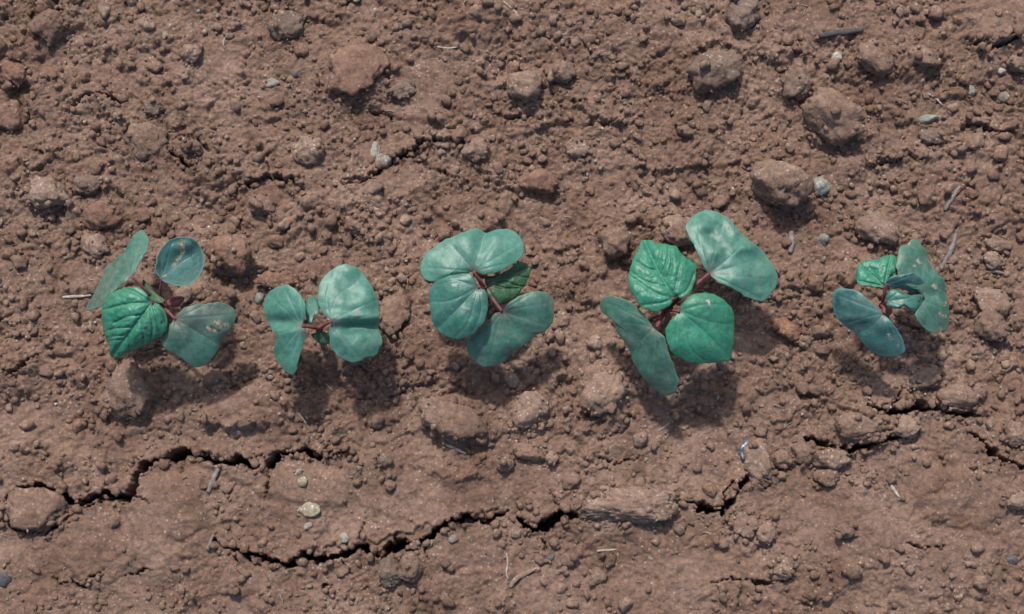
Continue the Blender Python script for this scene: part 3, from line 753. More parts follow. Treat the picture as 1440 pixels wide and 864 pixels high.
crumbs('soil_lumps', 900, 0.0012, 0.0031, SOIL, 'small loose lumps of brown soil strewn all over the bed', 12, 2)
crumbs('pale_soil_lumps', 450, 0.0011, 0.0028, SOIL_PALE, 'small loose lumps of pale crusted soil strewn all over the bed', 13, 2)
crumbs('soil_crumbs', 7200, 0.0005, 0.0023, SOIL, 'fine brown soil crumbs strewn all over the bed', 5)
crumbs('pale_soil_crumbs', 3000, 0.0005, 0.0019, SOIL_PALE, 'fine pale dry soil crumbs strewn all over the bed', 6)
ox = qq.uniform(-0.62, 0.62, 2600); oy = qq.uniform(-0.5, 0.55, 2600)
out_ = (np.abs(ox) > 0.27) | (oy < -0.17) | (oy > 0.182)
crumbs('outlying_crumbs', 0, 0.001, 0.0042, SOIL, 'soil crumbs and lumps strewn over the ground around the seedling bed', 24, 1, (ox[out_], oy[out_]))
crumbs('mineral_grains', 380, 0.0003, 0.0009, STONE_WHITE, 'tiny whitish mineral grains strewn all over the bed', 7)
crumbs('grey_grains', 500, 0.0004, 0.0012, STONE_GREY, 'tiny grey stone grains strewn all over the bed', 9)

# ------------------------------------------------------------------ sticks, straws, roots
def tube(name, pts, rad, m, parent=None, seg=8, flat=1.0, wob=0.0):
    P = np.array(pts, float); n = len(P)
    rad = np.interp(np.linspace(0, 1, n), np.linspace(0, 1, len(rad)), rad)
    V = []
    T = np.gradient(P, axis=0); T /= np.linalg.norm(T, axis=1)[:, None] + 1e-12
    ref = np.array([0, 0, 1.0]) if abs(T[:, 2]).mean() < 0.8 else np.array([1.0, 0, 0])
    for i in range(n):
        s = np.cross(T[i], ref); s /= np.linalg.norm(s) + 1e-12
        u = np.cross(s, T[i])
        for k in range(seg):
            a = 6.28318 * k / seg
            w = 1 + wob * perlin(i * 0.9 + 0.1, k * 1.7 + 0.2, P[0, 0] * 999)
            V.append(P[i] + rad[i] * w * (math.cos(a) * s + math.sin(a) * u * flat))
    F = [[i * seg + k, i * seg + (k + 1) % seg, (i + 1) * seg + (k + 1) % seg, (i + 1) * seg + k] for i in range(n - 1) for k in range(seg)]
    b0 = len(V); V.append(P[0]); V.append(P[-1])
    for k in range(seg):
        F.append([b0, (k + 1) % seg, k, k]); F.append([b0 + 1, (n - 1) * seg + k, (n - 1) * seg + (k + 1) % seg, (n - 1) * seg + (k + 1) % seg])
    me = bpy.data.meshes.new(name)
    me.from_pydata([tuple(v) for v in V], [], [tuple(dict.fromkeys(int(q) for q in f)) for f in F])
    for p_ in me.polygons: p_.use_smooth = True
    me.materials.append(m)
    o = bpy.data.objects.new(name, me); C.objects.link(o)
    if parent: o.parent = parent
    return o
def spline(pts, n):
    P = np.array(pts, float)
    if len(P) == 2: return P[0] + np.linspace(0, 1, n)[:, None] * (P[1] - P[0])
    Q = np.vstack([2 * P[0] - P[1], P, 2 * P[-1] - P[-2]])
    out = []
    for t in np.linspace(0, len(P) - 1 - 1e-9, n):
        i = int(t); u = t - i
        a, b, c, d = Q[i:i + 4]
        out.append(0.5 * (2 * b + (c - a) * u + (2 * a - 5 * b + 4 * c - d) * u * u + (3 * b - a - 3 * c + d) * u ** 3))
    return np.array(out)
LITTER = [ # name, photo path, radius px, material, label, category, lift mm
    ('dry_stick', [(292,693),(300,674),(309,654)], 4.0, TWIG_GREY, 'short grey stick lying at the edge of the crack', 'stick', 1.0),
    ('straw', [(1252,681),(1258,690),(1265,700)], 2.4, STRAW, 'short white straw piece on smooth soil', 'straw', 0.5),
    ('straw', [(622,623),(640,631),(655,638)], 2.2, STRAW, 'pale tapering straw below the sloping slab', 'straw', 0.6),
    ('straw', [(88,418),(108,417),(130,415)], 2.2, STRAW, 'pale straw poking out under the slanting narrow leaf', 'straw', 0.8),
    ('dark_twig', [(1152,51),(1172,47),(1192,45),(1214,42)], 5.0, TWIG_DARK, 'thick dark twig lying above a white pebble', 'twig', 0.8),
    ('grey_twig', [(1322,380),(1332,362),(1340,345),(1344,328)], 4.0, TWIG_GREY, 'brown grey twig beside the jagged holed leaf', 'twig', 0.4),
    ('grey_twig', [(1328,296),(1338,280),(1350,262)], 3.4, TWIG_GREY, 'thin grey twig above another brown grey twig', 'twig', 0.4),
    ('bark_shred', [(1112,326),(1113,340),(1111,356)], 5.0, TWIG_GREY, 'shred of grey bark below the large round lump', 'bark', 0.5),
    ('hair_root', [(712,778),(714,792),(712,806),(715,815)], 1.3, STRAW, 'thin white vertical rootlet on the soil', 'root', 0.3),
    ('pale_root', [(717,826),(724,816),(738,807),(758,798)], 3.6, SOIL_PALE, 'dusty curved root beside a thin white rootlet', 'root', 0.3),
    ('straw', [(840,775),(853,774),(867,773)], 1.7, STRAW, 'tiny pale straw lying below the long flat slab', 'straw', 0.5),
    ('grey_twig', [(1238,772),(1243,779),(1248,787)], 2.4, TWIG_GREY, 'tiny grey twig stub on smooth soil', 'twig', 0.5),
    ('straw', [(1304,131),(1316,138),(1325,148)], 1.8, STRAW, 'pale bent straw above the green stone chip', 'straw', 0.6),
    ('hair_root', [(316,68),(314,58),(322,46),(336,38),(345,28)], 1.1, STRAW, 'fine pale hair root curling beside a crusted clod', 'root', 0.4),
    ('hair_root', [(420,582),(428,592),(434,602)], 1.0, STRAW, 'fine pale hair root in the leaf shadow above the crack', 'root', 0.4),
    ('straw', [(925,606),(935,600),(943,594)], 1.1, STRAW, 'thin straw in the shadow of the four leaved seedling', 'straw', 0.5),
    ('hair_root', [(615,66),(630,68),(645,66)], 1.2, STRAW, 'straight pale hair root on bare soil above the pebbles', 'root', 0.3),
    ('hair_root', [(708,2),(722,14),(732,26)], 1.2, STRAW, 'bent pale hair root by the upper soil edge', 'root', 0.3),
    ('dark_twig', [(1145,68),(1140,62),(1137,57)], 1.2, TWIG_DARK, 'tiny dark splinter beside the thick dark twig', 'twig', 0.3),
    ('grey_twig', [(1385,384),(1400,382),(1416,386)], 2.0, TWIG_GREY, 'thin brown twig below a rounded pale clod', 'twig', 0.3),
    ('grey_twig', [(296,765),(292,772),(300,752)], 2.6, TWIG_GREY, 'short stub of grey twig above the thin end of the long crack', 'twig', 0.3),
]
for (nm, path, r, m, lb, cat, lift) in LITTER:
    pts = spline(path, 14)
    ends = [on_ground(*pts[0]), on_ground(*pts[-1])]
    q = []
    hi = max(on_ground(*p)[2] for p in pts[1:-1])
    zs = np.array([on_ground(*p)[2] for p in pts])
    a, b = np.polyfit(np.arange(14), zs, 1)
    lift_all = np.percentile(zs - (a * np.arange(14) + b), 75)
    for i, p in enumerate(pts):
        z = a * i + b + lift_all
        if r < 1.5: z = zs[i]
        x, y, _z = spot(p[0], p[1], z + lift / 1000 * .6)
        q.append((float(x), float(y), z + r * PXM * 0.4))
    c = np.mean(q, axis=0)
    o = tube(nm, np.array(q) - c, [r * PXM * .75, r * PXM, r * PXM * .95, r * PXM * .55], m, wob=0.3 if r > 2 else 0.1, flat=0.7)
    o.location = c
    tag(o, lb, cat)
# dead root hairs and chaff
q = random.Random(9); fv = []; ff = []
for _ in range(110):
    px, py = q.uniform(0, 1440), q.uniform(0, 864); a = q.uniform(0, 6.28); L = q.uniform(4, 14)
    r = q.uniform(0.00010, 0.00026); pv = []
    for k in range(6):
        x, y, z = on_ground(px, py); z = float(top_z(np.array([x]), np.array([y]))[0])
        pv.append((x, y, z + 0.0003)); a += q.uniform(-0.5, 0.5); px += L / 5 * math.cos(a); py += L / 5 * math.sin(a)
    zs = [v[2] for v in pv]; b0 = len(fv)
    for k, v in enumerate(pv):
        zm = max(zs[max(0, k - 1):k + 2]); d = (-math.sin(a) * r, math.cos(a) * r)
        fv += [(v[0] + d[0], v[1] - d[1], zm), (v[0] - d[0], v[1] + d[1], zm), (v[0], v[1], zm + 1.4 * r)]
    for k in range(5):
        for e in range(3): ff.append([b0 + k * 3 + e, b0 + k * 3 + (e + 1) % 3, b0 + k * 3 + 3 + (e + 1) % 3, b0 + k * 3 + 3 + e])
tag(mesh_obj('root_hairs', fv, ff, STRAW), 'fine pale root hairs and chaff strewn over the soil', 'root hairs', kind='stuff')
# scrap of plastic film
FILM, n_, l_, p_ = mat('blue film'); p_.inputs['Roughness'].default_value = 0.35
ft = tex(n_, l_, n_.new('ShaderNodeNewGeometry').outputs['Position'], 260, 3)
fr = ramp(n_, [(0.42, (0.05, 0.08, 0.12)), (0.58, (0.17, 0.20, 0.23))]); l_.new(ft.outputs[0], fr.inputs[0]); l_.new(fr.outputs[0], p_.inputs['Base Color'])
pts = spline([(1049,618),(1045,628),(1044,638),(1046,648)], 10)
fv = []; ff = []
fc = np.array(on_ground(1046, 633))
for i, p in enumerate(pts):
    x, y, z = on_ground(*p)
    w = (1.5 + 3.0 * math.sin(3.14 * (i + .6) / 10.2)) * PXM
    for k in range(5):
        fv.append((x + (k - 2) / 2 * w - fc[0], y - fc[1], max(z, fc[2]) + 0.0012 + 0.0006 * math.sin(i * 1.7 + k) - fc[2]))
for i in range(9):
    for k in range(4): ff.append([i * 5 + k, i * 5 + k + 1, i * 5 + k + 6, i * 5 + k + 5])
fo = mesh_obj('film_scrap', fv, ff, FILM); fo.location = fc
sol = fo.modifiers.new('thickness', 'SOLIDIFY'); sol.thickness = 0.0002
tag(fo, 'crumpled bluish film scrap beside the upright pale clod', 'film')

# ------------------------------------------------------------------ seedlings
class View:
    """coordinates read in an enlarged piece of the photo"""
    def __init__(s, ox, oy, k): s.o = np.array([ox, oy], float); s.k = k
    def __call__(s, pts): return s.o + s.k * np.asarray(pts, float)
def closed_curve(P, n):
    P = np.asarray(P, float); m = len(P)
    out = []
    for i in range(m):
        a, b, c, d = P[i - 1], P[i], P[(i + 1) % m], P[(i + 2) % m]
        for u in np.linspace(0, 1, 12, endpoint=False):
            out.append(0.5 * (2 * b + (c - a) * u + (2 * a - 5 * b + 4 * c - d) * u * u + (3 * b - a - 3 * c + d) * u ** 3))
    out = np.array(out); out = np.vstack([out, out[:1]])
    L = np.r_[0, np.cumsum(np.linalg.norm(np.diff(out, axis=0), axis=1))]
    t = np.linspace(0, L[-1], n, endpoint=False)
    return np.stack([np.interp(t, L, out[:, 0]), np.interp(t, L, out[:, 1])], -1)
def leaf(plant, name, V, outline, m, z0, base, veins, droop=(0, 1, 0.2), bow=0.0, folds=(), puff=0.05, groove=0.14, vein_w=1.0,
         pinnate=0, scars=(), dead=(), blush=10, wave=0.9, curl=1.2, center=None, seed=1, label=None, vein_gain=0.8, ragged=1.3):
    """outline, base and veins in V's coordinates; heights in mm; droop = direction in the photo and slope"""
    N, M = 150, 34
    out = closed_curve(V(outline), N)
    c = V(center) if center is not None else out.mean(0)
    base = V(base)
    out = out + ragged * np.stack([noise2(out[:, 0] / 9, out[:, 1] / 9, seed), noise2(out[:, 0] / 9, out[:, 1] / 9, seed + 7)], -1)
    t = (np.linspace(0, 1, M + 1)[1:]) ** 0.85
    P = c + t[:, None, None] * (out - c)[None]                     # M, N, 2
    P = np.vstack([c[None], P.reshape(-1, 2)])
    tt = np.r_[0, np.repeat(t, N)]
    size = math.sqrt(0.5 * abs(np.sum(out[:, 0] * np.roll(out[:, 1], 1) - out[:, 1] * np.roll(out[:, 0], 1))) / math.pi)
    d = np.array(droop[:2], float); d /= np.linalg.norm(d) + 1e-9
    mmpx = PXM * 1000
    def height(Q, tq):
        rel = Q - c
        z = z0 - (rel @ d) * mmpx * droop[2]
        z = z - bow * (np.sum(rel ** 2, 1) / size ** 2)
        for (a, b, amp, w) in folds:
            a_, b_ = V(a), V(b)
            dd, al, tot = dist_path(Q[:, 0], Q[:, 1], [tuple(a_), tuple(b_)])
            z = z + amp * np.exp(-(dd / w) ** 2)
        z = z + 1.2 * wave * noise2(Q[:, 0] / 34 + seed * 3.1, Q[:, 1] / 34 + seed, seed) + 0.16 * wave * noise2(Q[:, 0] / 14, Q[:, 1] / 14, seed + 2)
        return z - curl * tq ** 5
    z = height(P, tt)
    lines = []
    for e in veins:
        pts = [base] + [V(q) for q in (e if isinstance(e[0], (tuple, list)) else [e])]
        lines.append((spline(pts, 14), 1.0))
    if pinnate:
        mid = lines[0][0]; axis_ = mid[-1] - mid[0]; L = np.linalg.norm(axis_); u = axis_ / L; nrm = np.array([-u[1], u[0]])
        for k in range(pinnate):
            f = 0.14 + 0.72 * (k + .5) / pinnate
            s = mid[int(f * 13)]
            for sg in (-1, 1):
                f2_ = min(0.92, max(0.05, f + 0.09 * math.sin(seed * 3.3 + k * 5.1 + sg * 2.2)))
                s = mid[int(f2_ * 13)]
                ln = L * (0.50 - 0.30 * abs(f - 0.35)) * (1 + 0.22 * math.sin(seed + k * 3.7 + sg))
                e1 = s + u * ln * 0.40 + sg * nrm * ln * 0.45; e2 = s + u * ln * 0.95 + sg * nrm * ln * 0.75
                lines.append((spline([s, e1, e2], 8), 0.6))
    near = np.full(len(P), 1e9); vein = np.zeros(len(P))
    for (pl, st) in lines:
        dd, al, tot = dist_path(P[:, 0], P[:, 1], [tuple(q) for q in pl])
        near = np.minimum(near, dd / st)
        vein = np.maximum(vein, st * np.exp(-(dd / (vein_w * (1.25 - 0.8 * al / tot))) ** 2) * (1 - 0.55 * al / tot))
    z = z - groove * np.exp(-(near / 1.7) ** 2) + puff * (1 - np.exp(-near / 4.0)) * 1.5 + 0.55 * puff * noise2(P[:, 0] / 7, P[:, 1] / 7, seed + 5) + 0.3 * puff * noise2(P[:, 0] / 3.6, P[:, 1] / 3.6, seed + 6)
    scar = np.zeros(len(P)); deadm = np.zeros(len(P))
    jit = np.clip(0.95 + 0.8 * noise2(P[:, 0] / 4, P[:, 1] / 4, 33) + 0.5 * noise2(P[:, 0] / 2, P[:, 1] / 2, 35), 0.15, 2)
    for (arr, lst) in ((scar, scars), (deadm, dead)):
        for (pts, w) in lst:
            pts = [tuple(V(q)) for q in pts]
            if len(pts) == 1: pts = [pts[0], (pts[0][0] + .5, pts[0][1])]
            dd, _, _ = dist_path(P[:, 0], P[:, 1], pts)
            np.maximum(arr, 0.85 * smooth(1.5, 0.5, dd / (w * jit)), out=arr)
    db = np.linalg.norm(P - base, axis=1)
    bl = np.exp(-(db / blush) ** 2) * 0.6 if blush else np.zeros(len(P))
    edge = smooth(0.90, 1.0, tt) * 0.8
    x, y, zz = spot(P[:, 0], P[:, 1], z / 1000)
    top = np.stack([x, y, zz], -1)
    n = len(top)
    loc = np.array(plant.location)
    # faces: fan + rings
    F = []
    for k in range(N): F.append((0, 1 + k, 1 + (k + 1) % N))
    ring = lambda i, k: 1 + i * N + k % N
    for i in range(M - 1):
        for k in range(N):
            F.append((ring(i, k), ring(i + 1, k), ring(i + 1, k + 1), ring(i, k + 1)))
    # orient upwards
    a, b, cc = top[0], top[ring(M - 1, 0)], top[ring(M - 1, N // 4)]
    flip = np.cross(b - a, cc - a)[2] < 0
    if flip: F = [f[::-1] for f in F]
    bot = top - np.array([0, 0, 0.00035])
    G = [tuple(v + n for v in f[::-1]) for f in F]
    rim = []
    for k in range(N):
        q = (ring(M - 1, k), ring(M - 1, k + 1), ring(M - 1, k + 1) + n, ring(M - 1, k) + n)
        rim.append(q[::-1] if not flip else q)
    me = bpy.data.meshes.new(name)
    me.from_pydata([tuple(v) for v in np.vstack([top, bot]) - loc], [], F + G + rim)
    for p in me.polygons: p.use_smooth = True
    for nm, arr in (('vein', np.clip(vein * vein_gain, 0, 1)), ('edge', edge), ('scar', scar), ('dead', deadm), ('blush', bl)):
        at = me.attributes.new(nm, 'FLOAT', 'POINT')
        at.data.foreach_set('value', np.r_[arr, arr].astype(np.float32))
    me.materials.append(m)
    o = bpy.data.objects.new(name, me); C.objects.link(o); o.parent = plant
    if label: o['label'] = label
    hz = float(height(base[None], np.array([0.6]))[0])
    return o, base, hz
def seedling(px, py, label):
    x, y, z = on_ground(px, py)
    e = bpy.data.objects.new('cotton_seedling', None); C.objects.link(e)
    e.empty_display_size = 0.02
    e.location = (x, y, z)
    return tag(e, label, 'seedling', 'seedlings in one row')
def stalk(plant, jx, jy, jz, r=1.5):
    """stem from the soil to the joint"""
    l = np.array(plant.location)
    x, y, z = spot(jx, jy, jz / 1000)
    top = np.array([float(x), float(y), jz / 1000]) - l
    pts = spline([(0, 0, -0.006), (top[0] * .15, top[1] * .15, top[2] * .4), top], 14)
    tube('stem', pts, [r / 1000 * 1.1, r / 1000, r / 1000 * .9], STEM, plant, 12)
    return top
def petiole(plant, lf, top, r=0.8, lift=1.5):
    o, base, hz = lf
    l = np.array(plant.location)
    x, y, z = spot(base[0], base[1], (hz - 0.5) / 1000)
    end = np.array([float(x), float(y), (hz - 0.5) / 1000]) - l
    mid = (top + end) / 2 + np.array([0, 0, lift / 1000])
    return tube('petiole', spline([top, mid, end], 12), [r / 1000 * .95, r / 1000 * .8, r / 1000 * .65], PETIOLE, o, 10)

# --- first: four leaves, one cupped and scarred
V = View(80, 290, 280 / 864)
p = seedling(228, 438, 'seedling with a pointed puckered leaf and a cupped leaf scarred tan')
top = stalk(p, 226, 428, 25)
a = leaf(p, 'cotyledon', V, [(370,103),(396,140),(392,190),(350,260),(330,300),(270,350),(215,405),(190,435),(125,450),(150,400),(185,330),(213,265),(245,240),(290,195),(330,130)], COTY_DULL, 31, (322,305),
         [(220,300), (370,130), (150,435), (290,200)], (-0.75, -0.65, 1.05), 0.8, [((330,300),(240,260),-0.8,8)], blush=6, seed=2, wave=0.8, label='narrow slanting seed leaf')
petiole(p, a, top, 0.75)
a = leaf(p, 'cotyledon', V, [(545,133),(592,142),(625,185),(640,240),(620,300),(585,335),(530,348),(470,330),(435,295),(428,250),(445,195),(485,150)], COTY_DARK, 33, (455,318),
         [[(520,262),(610,200)], (450,220), (560,335), (500,160)], (0.2, -1, 0.35), -4.0, [((460,310),(610,200),-2.6,14), ((500,185),(560,170),1.2,9)], curl=-1.0, scars=[([(547,152),(546,205),(512,250)], 2.4), ([(470,300),(455,308)],1.4)],
         blush=4, seed=3, wave=0.7, label='cupped dark seed leaf with a tan scar')
petiole(p, a, top, 0.75)
a = leaf(p, 'true_leaf', V, [(200,425),(230,380),(290,355),(345,352),(390,380),(412,418),(445,428),(475,470),(478,520),(465,555),(430,575),(370,610),(310,635),(238,657),(225,600),(205,550),(195,480)], TRUE_BRIGHT, 38, (412,420),
         [(240,650), [(310,425),(200,450)], [(340,375),(290,357)], [(430,480),(450,560)], [(455,450),(474,500)]], (-0.4, 0.85, 0.30), 2.0, [((410,420),(240,650),-1.3,7), ((300,390),(330,540),0.9,16)], puff=0.42, groove=0.5, vein_w=1.3, pinnate=4, dead=[([(382,528)], 2.6), ([(372,570)], 1.6), ([(455,505)], 1.4)],
         seed=4, wave=0.8, blush=5, curl=2.4, label='bright puckered pointed leaf')
petiole(p, a, top, 0.6)
a = leaf(p, 'cotyledon', V, [(485,520),(520,475),(560,437),(640,422),(720,420),(765,445),(776,490),(755,530),(715,580),(690,640),(640,690),(590,697),(545,662),(490,632),(455,600),(460,560)], COTY_DULL, 32, (515,492),
         [(600,690), (770,470), (700,600), (465,600), (640,430)], (0.45, 0.9, 0.42), 1.5, [((515,490),(700,600),-0.9,12), ((540,440),(760,440),-1.0,10)], scars=[([(655,528),(700,545)], 2.4), ([(690,505),(740,520)], 3.4)], dead=[([(668,522),(705,541)], 1.7)],
         seed=5, blush=9, label='dull seed leaf with a pale brown scar')
petiole(p, a, top, 0.9)
leaf(p, 'young_leaf', V, [(375,318),(400,350),(425,375),(465,405),(450,420),(415,412),(385,385),(372,345)], TRUE_DARK, 29, (455,413), [(380,330)], (-0.5, -0.6, 0.6), seed=6, wave=0.3, blush=4, curl=0.4, ragged=.4)
leaf(p, 'young_leaf', V, [(478,410),(515,392),(552,395),(545,415),(520,438),(490,432)], PETIOLE, 24, (482,420), [(548,402)], (0.8, -0.2, 0.4), seed=7, wave=0.3, blush=0, curl=0.4, ragged=.4)

# --- second: two broad creased seed leaves
V = View(340, 340, 240 / 864)
p = seedling(452, 474, 'seedling with only two broad creased leaves and tiny new ones')
top = stalk(p, 450, 463, 27)
a = leaf(p, 'cotyledon', V, [(210,220),(260,232),(300,275),(322,330),(318,380),(304,425),(320,455),(318,490),(300,550),(285,620),(268,672),(235,668),(190,620),(165,575),(165,530),(175,480),(150,440),(130,395),(110,350),(115,300),(150,245)], COTY, 33, (306,428),
         [[(240,455),(165,470)], (135,270), (210,225), (235,650), (175,590), (300,290)], (-0.9, 0.35, 0.55), 1.0, [((306,428),(155,470),2.0,9), ((150,405),(290,415),-2.2,9)], seed=12, blush=8, label='narrower creased seed leaf', wave=1.2)
petiole(p, a, top, 0.9)
a = leaf(p, 'cotyledon', V, [(540,115),(600,145),(650,210),(685,280),(697,360),(692,430),(712,490),(702,540),(670,580),(630,586),(590,605),(540,608),(490,580),(455,540),(443,480),(446,430),(450,398),(410,360),(388,310),(388,240),(410,185),(460,140),(500,118)], COTY, 36, (450,405),
         [[(560,395),(690,365)], [(480,290),(580,210)], [(430,280),(470,150)], [(500,480),(600,600)], [(460,490),(480,570)], [(600,330),(680,300)]], (0.9, 0.1, 0.22), 1.6, [((455,402),(692,385),2.2,9), ((480,428),(695,425),-2.6,10), ((470,250),(640,180),-1.2,14)], seed=13, blush=8, label='broad wrinkled seed leaf', wave=1.4)
petiole(p, a, top, 0.9)
leaf(p, 'young_leaf', V, [(330,290),(352,278),(378,290),(392,350),(372,375),(352,410),(328,395),(322,340)], TRUE_TEAL, 30, (380,385), [(345,290)], (-0.2, -0.9, 0.5), seed=14, wave=0.4, blush=4, curl=0.6, ragged=.4)
leaf(p, 'young_leaf', V, [(352,470),(390,458),(445,458),(445,500),(440,518),(395,515),(370,495)], TRUE_DARK, 26, (440,465), [(385,510)], (-0.2, 0.9, 0.5), seed=15, wave=0.4, blush=3, curl=0.6, ragged=.4)

# --- third: crowded rosette
V = View(560, 290, 260 / 864)
p = seedling(688, 416, 'seedling with a wide pale bow shaped leaf over a dark leaf')
top = stalk(p, 682, 408, 27)
a = leaf(p, 'true_leaf', V, [(405,335),(450,325),(520,295),(565,262),(620,288),(602,350),(565,410),(520,445),(462,468),(430,440),(412,380)], TRUE_DARK, 30, (415,375),
         [(605,290), [(480,390),(560,385)], [(440,420),(460,460)], [(480,330),(560,275)]], (0.85, 0.1, 0.35), 0.8, [((415,375),(605,290),-0.9,7)], seed=22, puff=0.3, pinnate=3, groove=.4, label='dark green leaf tucked under the pale bow shaped one')
petiole(p, a, top, 0.7)
a = leaf(p, 'cotyledon', V, [(365,102),(412,124),(470,107),(530,112),(575,150),(588,200),(570,245),(520,280),(460,308),(400,318),(352,306),(310,315),(260,322),(200,345),(150,352),(110,325),(102,280),(125,230),(180,180),(240,150),(310,120)], COTY, 37, (352,306),
         [(405,130), (150,290), (240,170), (560,180), (480,125), (200,335), (500,270)], (0, -1, 0.18), 1.3, [((352,306),(405,125),-1.4,12)], seed=23, blush=10, label='wide pale bow shaped seed leaf', wave=0.9)
petiole(p, a, top, 1.0)
a = leaf(p, 'cotyledon', V, [(485,492),(455,502),(400,560),(335,620),(318,660),(340,710),(390,748),(440,748),(500,725),(540,680),(600,640),(640,605),(690,585),(725,530),(727,480),(720,430),(690,402),(630,402),(570,420),(520,450),(495,475)], COTY_DULL, 31, (484,492),
         [[(560,580),(600,640)], (425,740), (350,690), (715,450), (690,560), (620,410)], (0.3, 0.95, 0.42), 1.2, [((484,492),(610,640),-1.2,11), ((500,500),(590,515),-0.8,7)], seed=24, blush=12, label='drooping kidney shaped seed leaf', center=(520,580))
petiole(p, a, top, 1.0)
a = leaf(p, 'true_leaf', V, [(145,390),(180,350),(240,325),(310,313),(350,330),(378,378),(410,400),(420,460),(405,530),(370,580),(330,610),(270,622),(220,605),(180,575),(155,520),(148,450)], TRUE_TEAL, 41, (376,380),
         [(195,565), [(270,350),(180,370)], [(390,480),(350,590)], [(250,440),(150,450)], [(330,540),(270,610)]], (-0.5, 0.8, 0.2), 1.8, [((376,380),(195,565),-0.9,8)], seed=25, puff=0.12, groove=.2, pinnate=0, dead=[([(262,380)], 1.8), ([(280,372)], 1.2), ([(345,455)], 1.6)], blush=8, label='smooth rounded teal leaf')
petiole(p, a, top, 0.8)

# --- fourth: two glossy leaves and two long seed leaves
V = View(820, 280, 300 / 864)
p = seedling(938, 452, 'seedling with two glossy bright leaves between two long seed leaves')
top = stalk(p, 934, 438, 28)
a = leaf(p, 'cotyledon', V, [(500,45),(560,60),(600,90),(640,140),(700,185),(745,235),(780,290),(786,340),(762,385),(722,416),(660,395),(600,360),(550,340),(508,302),(480,260),(455,200),(422,140),(418,105),(448,65)], COTY, 34, (510,303),
         [[(590,240),(660,170)], (450,90), (520,70), (770,330), (710,400), (740,240), (570,90)], (0.7, -0.7, 0.22), 1.6, [((510,303),(640,160),-1.0,9), ((520,150),(570,205),-2.0,8), ((560,200),(680,200),1.6,10)], seed=32, blush=11, wave=1.6, scars=[([(578,112)], 2)], label='long upper seed leaf with a dented middle')
petiole(p, a, top, 1.1)
a = leaf(p, 'cotyledon', V, [(72,412),(95,393),(130,393),(185,415),(240,460),(285,520),(330,560),(345,620),(370,680),(388,740),(375,780),(335,795),(290,770),(240,720),(205,660),(180,600),(140,540),(120,485),(75,455)], COTY_DULL, 30, (298,520),
         [[(240,570),(205,620)], (100,420), (360,770), (160,500), (280,740)], (-0.75, 0.65, 0.85), 1.0, [((298,520),(205,620),-0.7,10), ((200,430),(285,520),-1.0,9)], seed=33, blush=12, label='narrow drooping seed leaf', wave=1.0)
petiole(p, a, top, 1.1)
a = leaf(p, 'true_leaf', V, [(245,163),(310,180),(370,190),(405,225),(452,255),(458,310),(440,370),(400,402),(372,395),(350,430),(290,458),(230,430),(195,370),(183,315),(200,250),(225,195)], TRUE_BRIGHT, 41, (366,402),
         [[(310,300),(247,170)], [(380,330),(400,230)], [(290,380),(190,310)], [(420,370),(450,300)], [(320,420),(240,430)]], (-0.3, -0.9, 0.15), 1.8, [((366,402),(247,170),-1.0,7)], seed=34, puff=0.42, groove=.3, pinnate=3, blush=4, dead=[([(410,228),(445,252)], 1.6)], label='glossy upper leaf with blistered surface', curl=1.8)
petiole(p, a, top, 0.8)
a = leaf(p, 'true_leaf', V, [(480,380),(540,390),(590,425),(611,470),(613,540),(606,600),(595,652),(540,662),(460,665),(400,650),(355,615),(335,560),(340,510),(372,475),(392,440),(430,395)], TRUE_BRIGHT, 39, (390,455),
         [[(480,530),(595,645)], [(480,430),(580,430)], [(380,560),(400,645)], [(520,500),(610,510)], [(430,600),(500,660)]], (0.45, 0.8, 0.28), 2.2, [((390,455),(595,645),-0.8,9)], seed=35, puff=0.14, groove=.15, pinnate=0, blush=5, scars=[([(508,418)], 3.0)], label='glossy squarish lower leaf', curl=1.8)
petiole(p, a, top, 0.8)

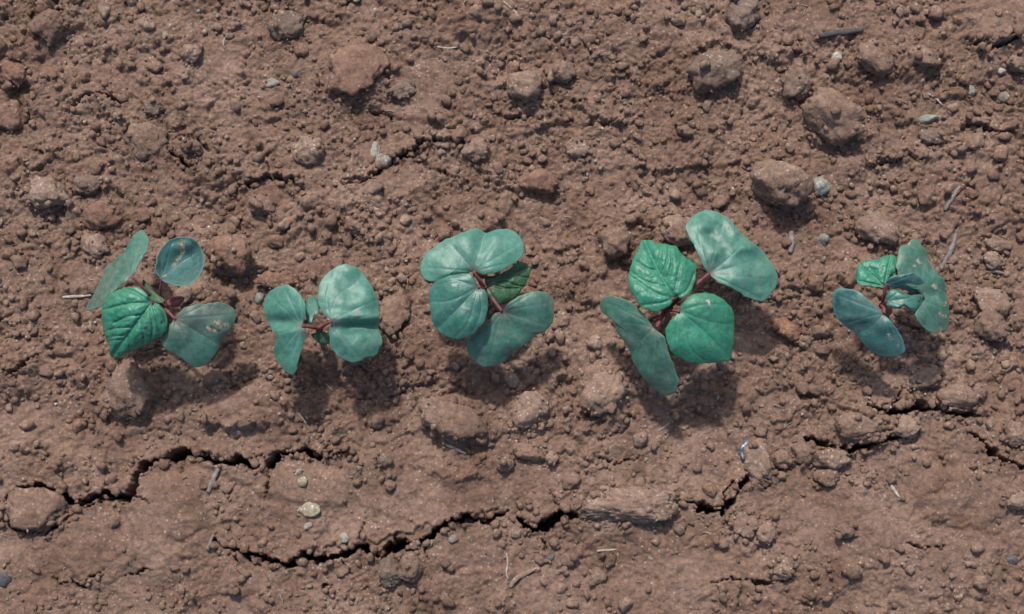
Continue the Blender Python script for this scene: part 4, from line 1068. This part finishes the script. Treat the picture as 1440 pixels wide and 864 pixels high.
# --- fifth: ragged leaves full of holes and pale spots
V = View(1140, 310, 230 / 864)
p = seedling(1246, 442, 'ragged seedling whose leaves are torn and spotted white')
top = stalk(p, 1240, 430, 24)
a = leaf(p, 'true_leaf', V, [(245,250),(280,215),(350,205),(420,180),(450,200),(458,270),(412,312),(388,356),(330,350),(270,345),(240,312)], TRUE_BRIGHT, 33, (388,350),
         [(265,235), (420,195), (250,320), (440,280)], (-0.3, -0.8, 0.3), 0.8, [((388,350),(300,240),-1.0,7)], seed=42, puff=0.4, groove=.4, blush=4, label='small bright green leaf')
petiole(p, a, top, 0.6)
a = leaf(p, 'cotyledon', V, [(540,95),(570,110),(602,150),(632,230),(680,290),(712,320),(712,390),(725,440),(736,500),(722,580),(690,578),(650,598),(590,560),(550,500),(588,460),(602,420),(560,370),(485,335),(455,260),(460,190),(475,135),(515,122)], COTY_DULL, 32, (575,420),
         [[(650,400),(710,400)], (540,130), (600,200), (680,560), (720,480)], (0.95, -0.1, 0.5), 1.0, [((500,330),(640,400),-1.6,12)], seed=43, center=(632,375), wave=1.2, blush=4,
         scars=[([(570,210),(578,228)], 2.2), ([(548,242)], 1.8), ([(645,345),(665,355)], 2.0), ([(706,442)], 2.6), ([(682,492),(712,508)], 2.0), ([(515,118)], 2.5), ([(690,578)], 2.5), ([(620,190),(640,240)], 1.6)], label='torn jagged seed leaf with white holes', ragged=1.8)
petiole(p, a, top, 0.9)
a = leaf(p, 'true_leaf', V, [(400,318),(430,295),(480,288),(540,278),(600,318),(622,370),(602,402),(540,388),(480,362),(402,348)], COTY_DARK, 35, (402,335), [(600,385), (540,290), (470,355)], (0.2, 0.9, 0.7), 0.3, [((402,335),(600,380),-0.8,7)], seed=44, wave=0.8, blush=3, scars=[([(540,318)], 1.6)], label='dark folded leaf lying over the torn one')
petiole(p, a, top, 0.6)
a = leaf(p, 'true_leaf', V, [(398,410),(420,368),(450,362),(490,382),(535,395),(590,390),(602,415),(580,470),(560,490),(530,480),(495,452),(455,468),(402,448)], TRUE_TEAL, 34, (402,430), [(590,400), (560,480), (470,375)], (0.4, 0.3, 0.15), 0.8, [((402,430),(590,420),-0.7,6)], seed=45, wave=1.0, blush=3, scars=[([(438,430)], 2.0), ([(590,400)], 1.8)], label='small crinkled pale leaf', ragged=1.0)
petiole(p, a, top, 0.6)
a = leaf(p, 'cotyledon', V, [(125,368),(155,360),(190,362),(250,375),(310,425),(370,480),(430,540),(465,590),(495,650),(492,700),(450,720),(380,715),(320,690),(275,640),(230,590),(170,550),(130,500),(115,430)], COTY_DARK, 30, (388,490),
         [[(330,560),(250,600)], (150,400), (440,700), (200,540), (470,640)], (-0.6, 0.8, 0.55), 1.2, [((388,490),(260,600),-0.8,9), ((200,520),(290,520),0.8,7)], seed=46, wave=1.1, blush=7, scars=[([(415,605),(428,622)], 1.8), ([(458,660)], 1.8), ([(275,640),(300,680)], 1.0), ([(470,580),(495,640)], 0.9)], label='dark drooping seed leaf with pale pits')
petiole(p, a, top, 1.0)
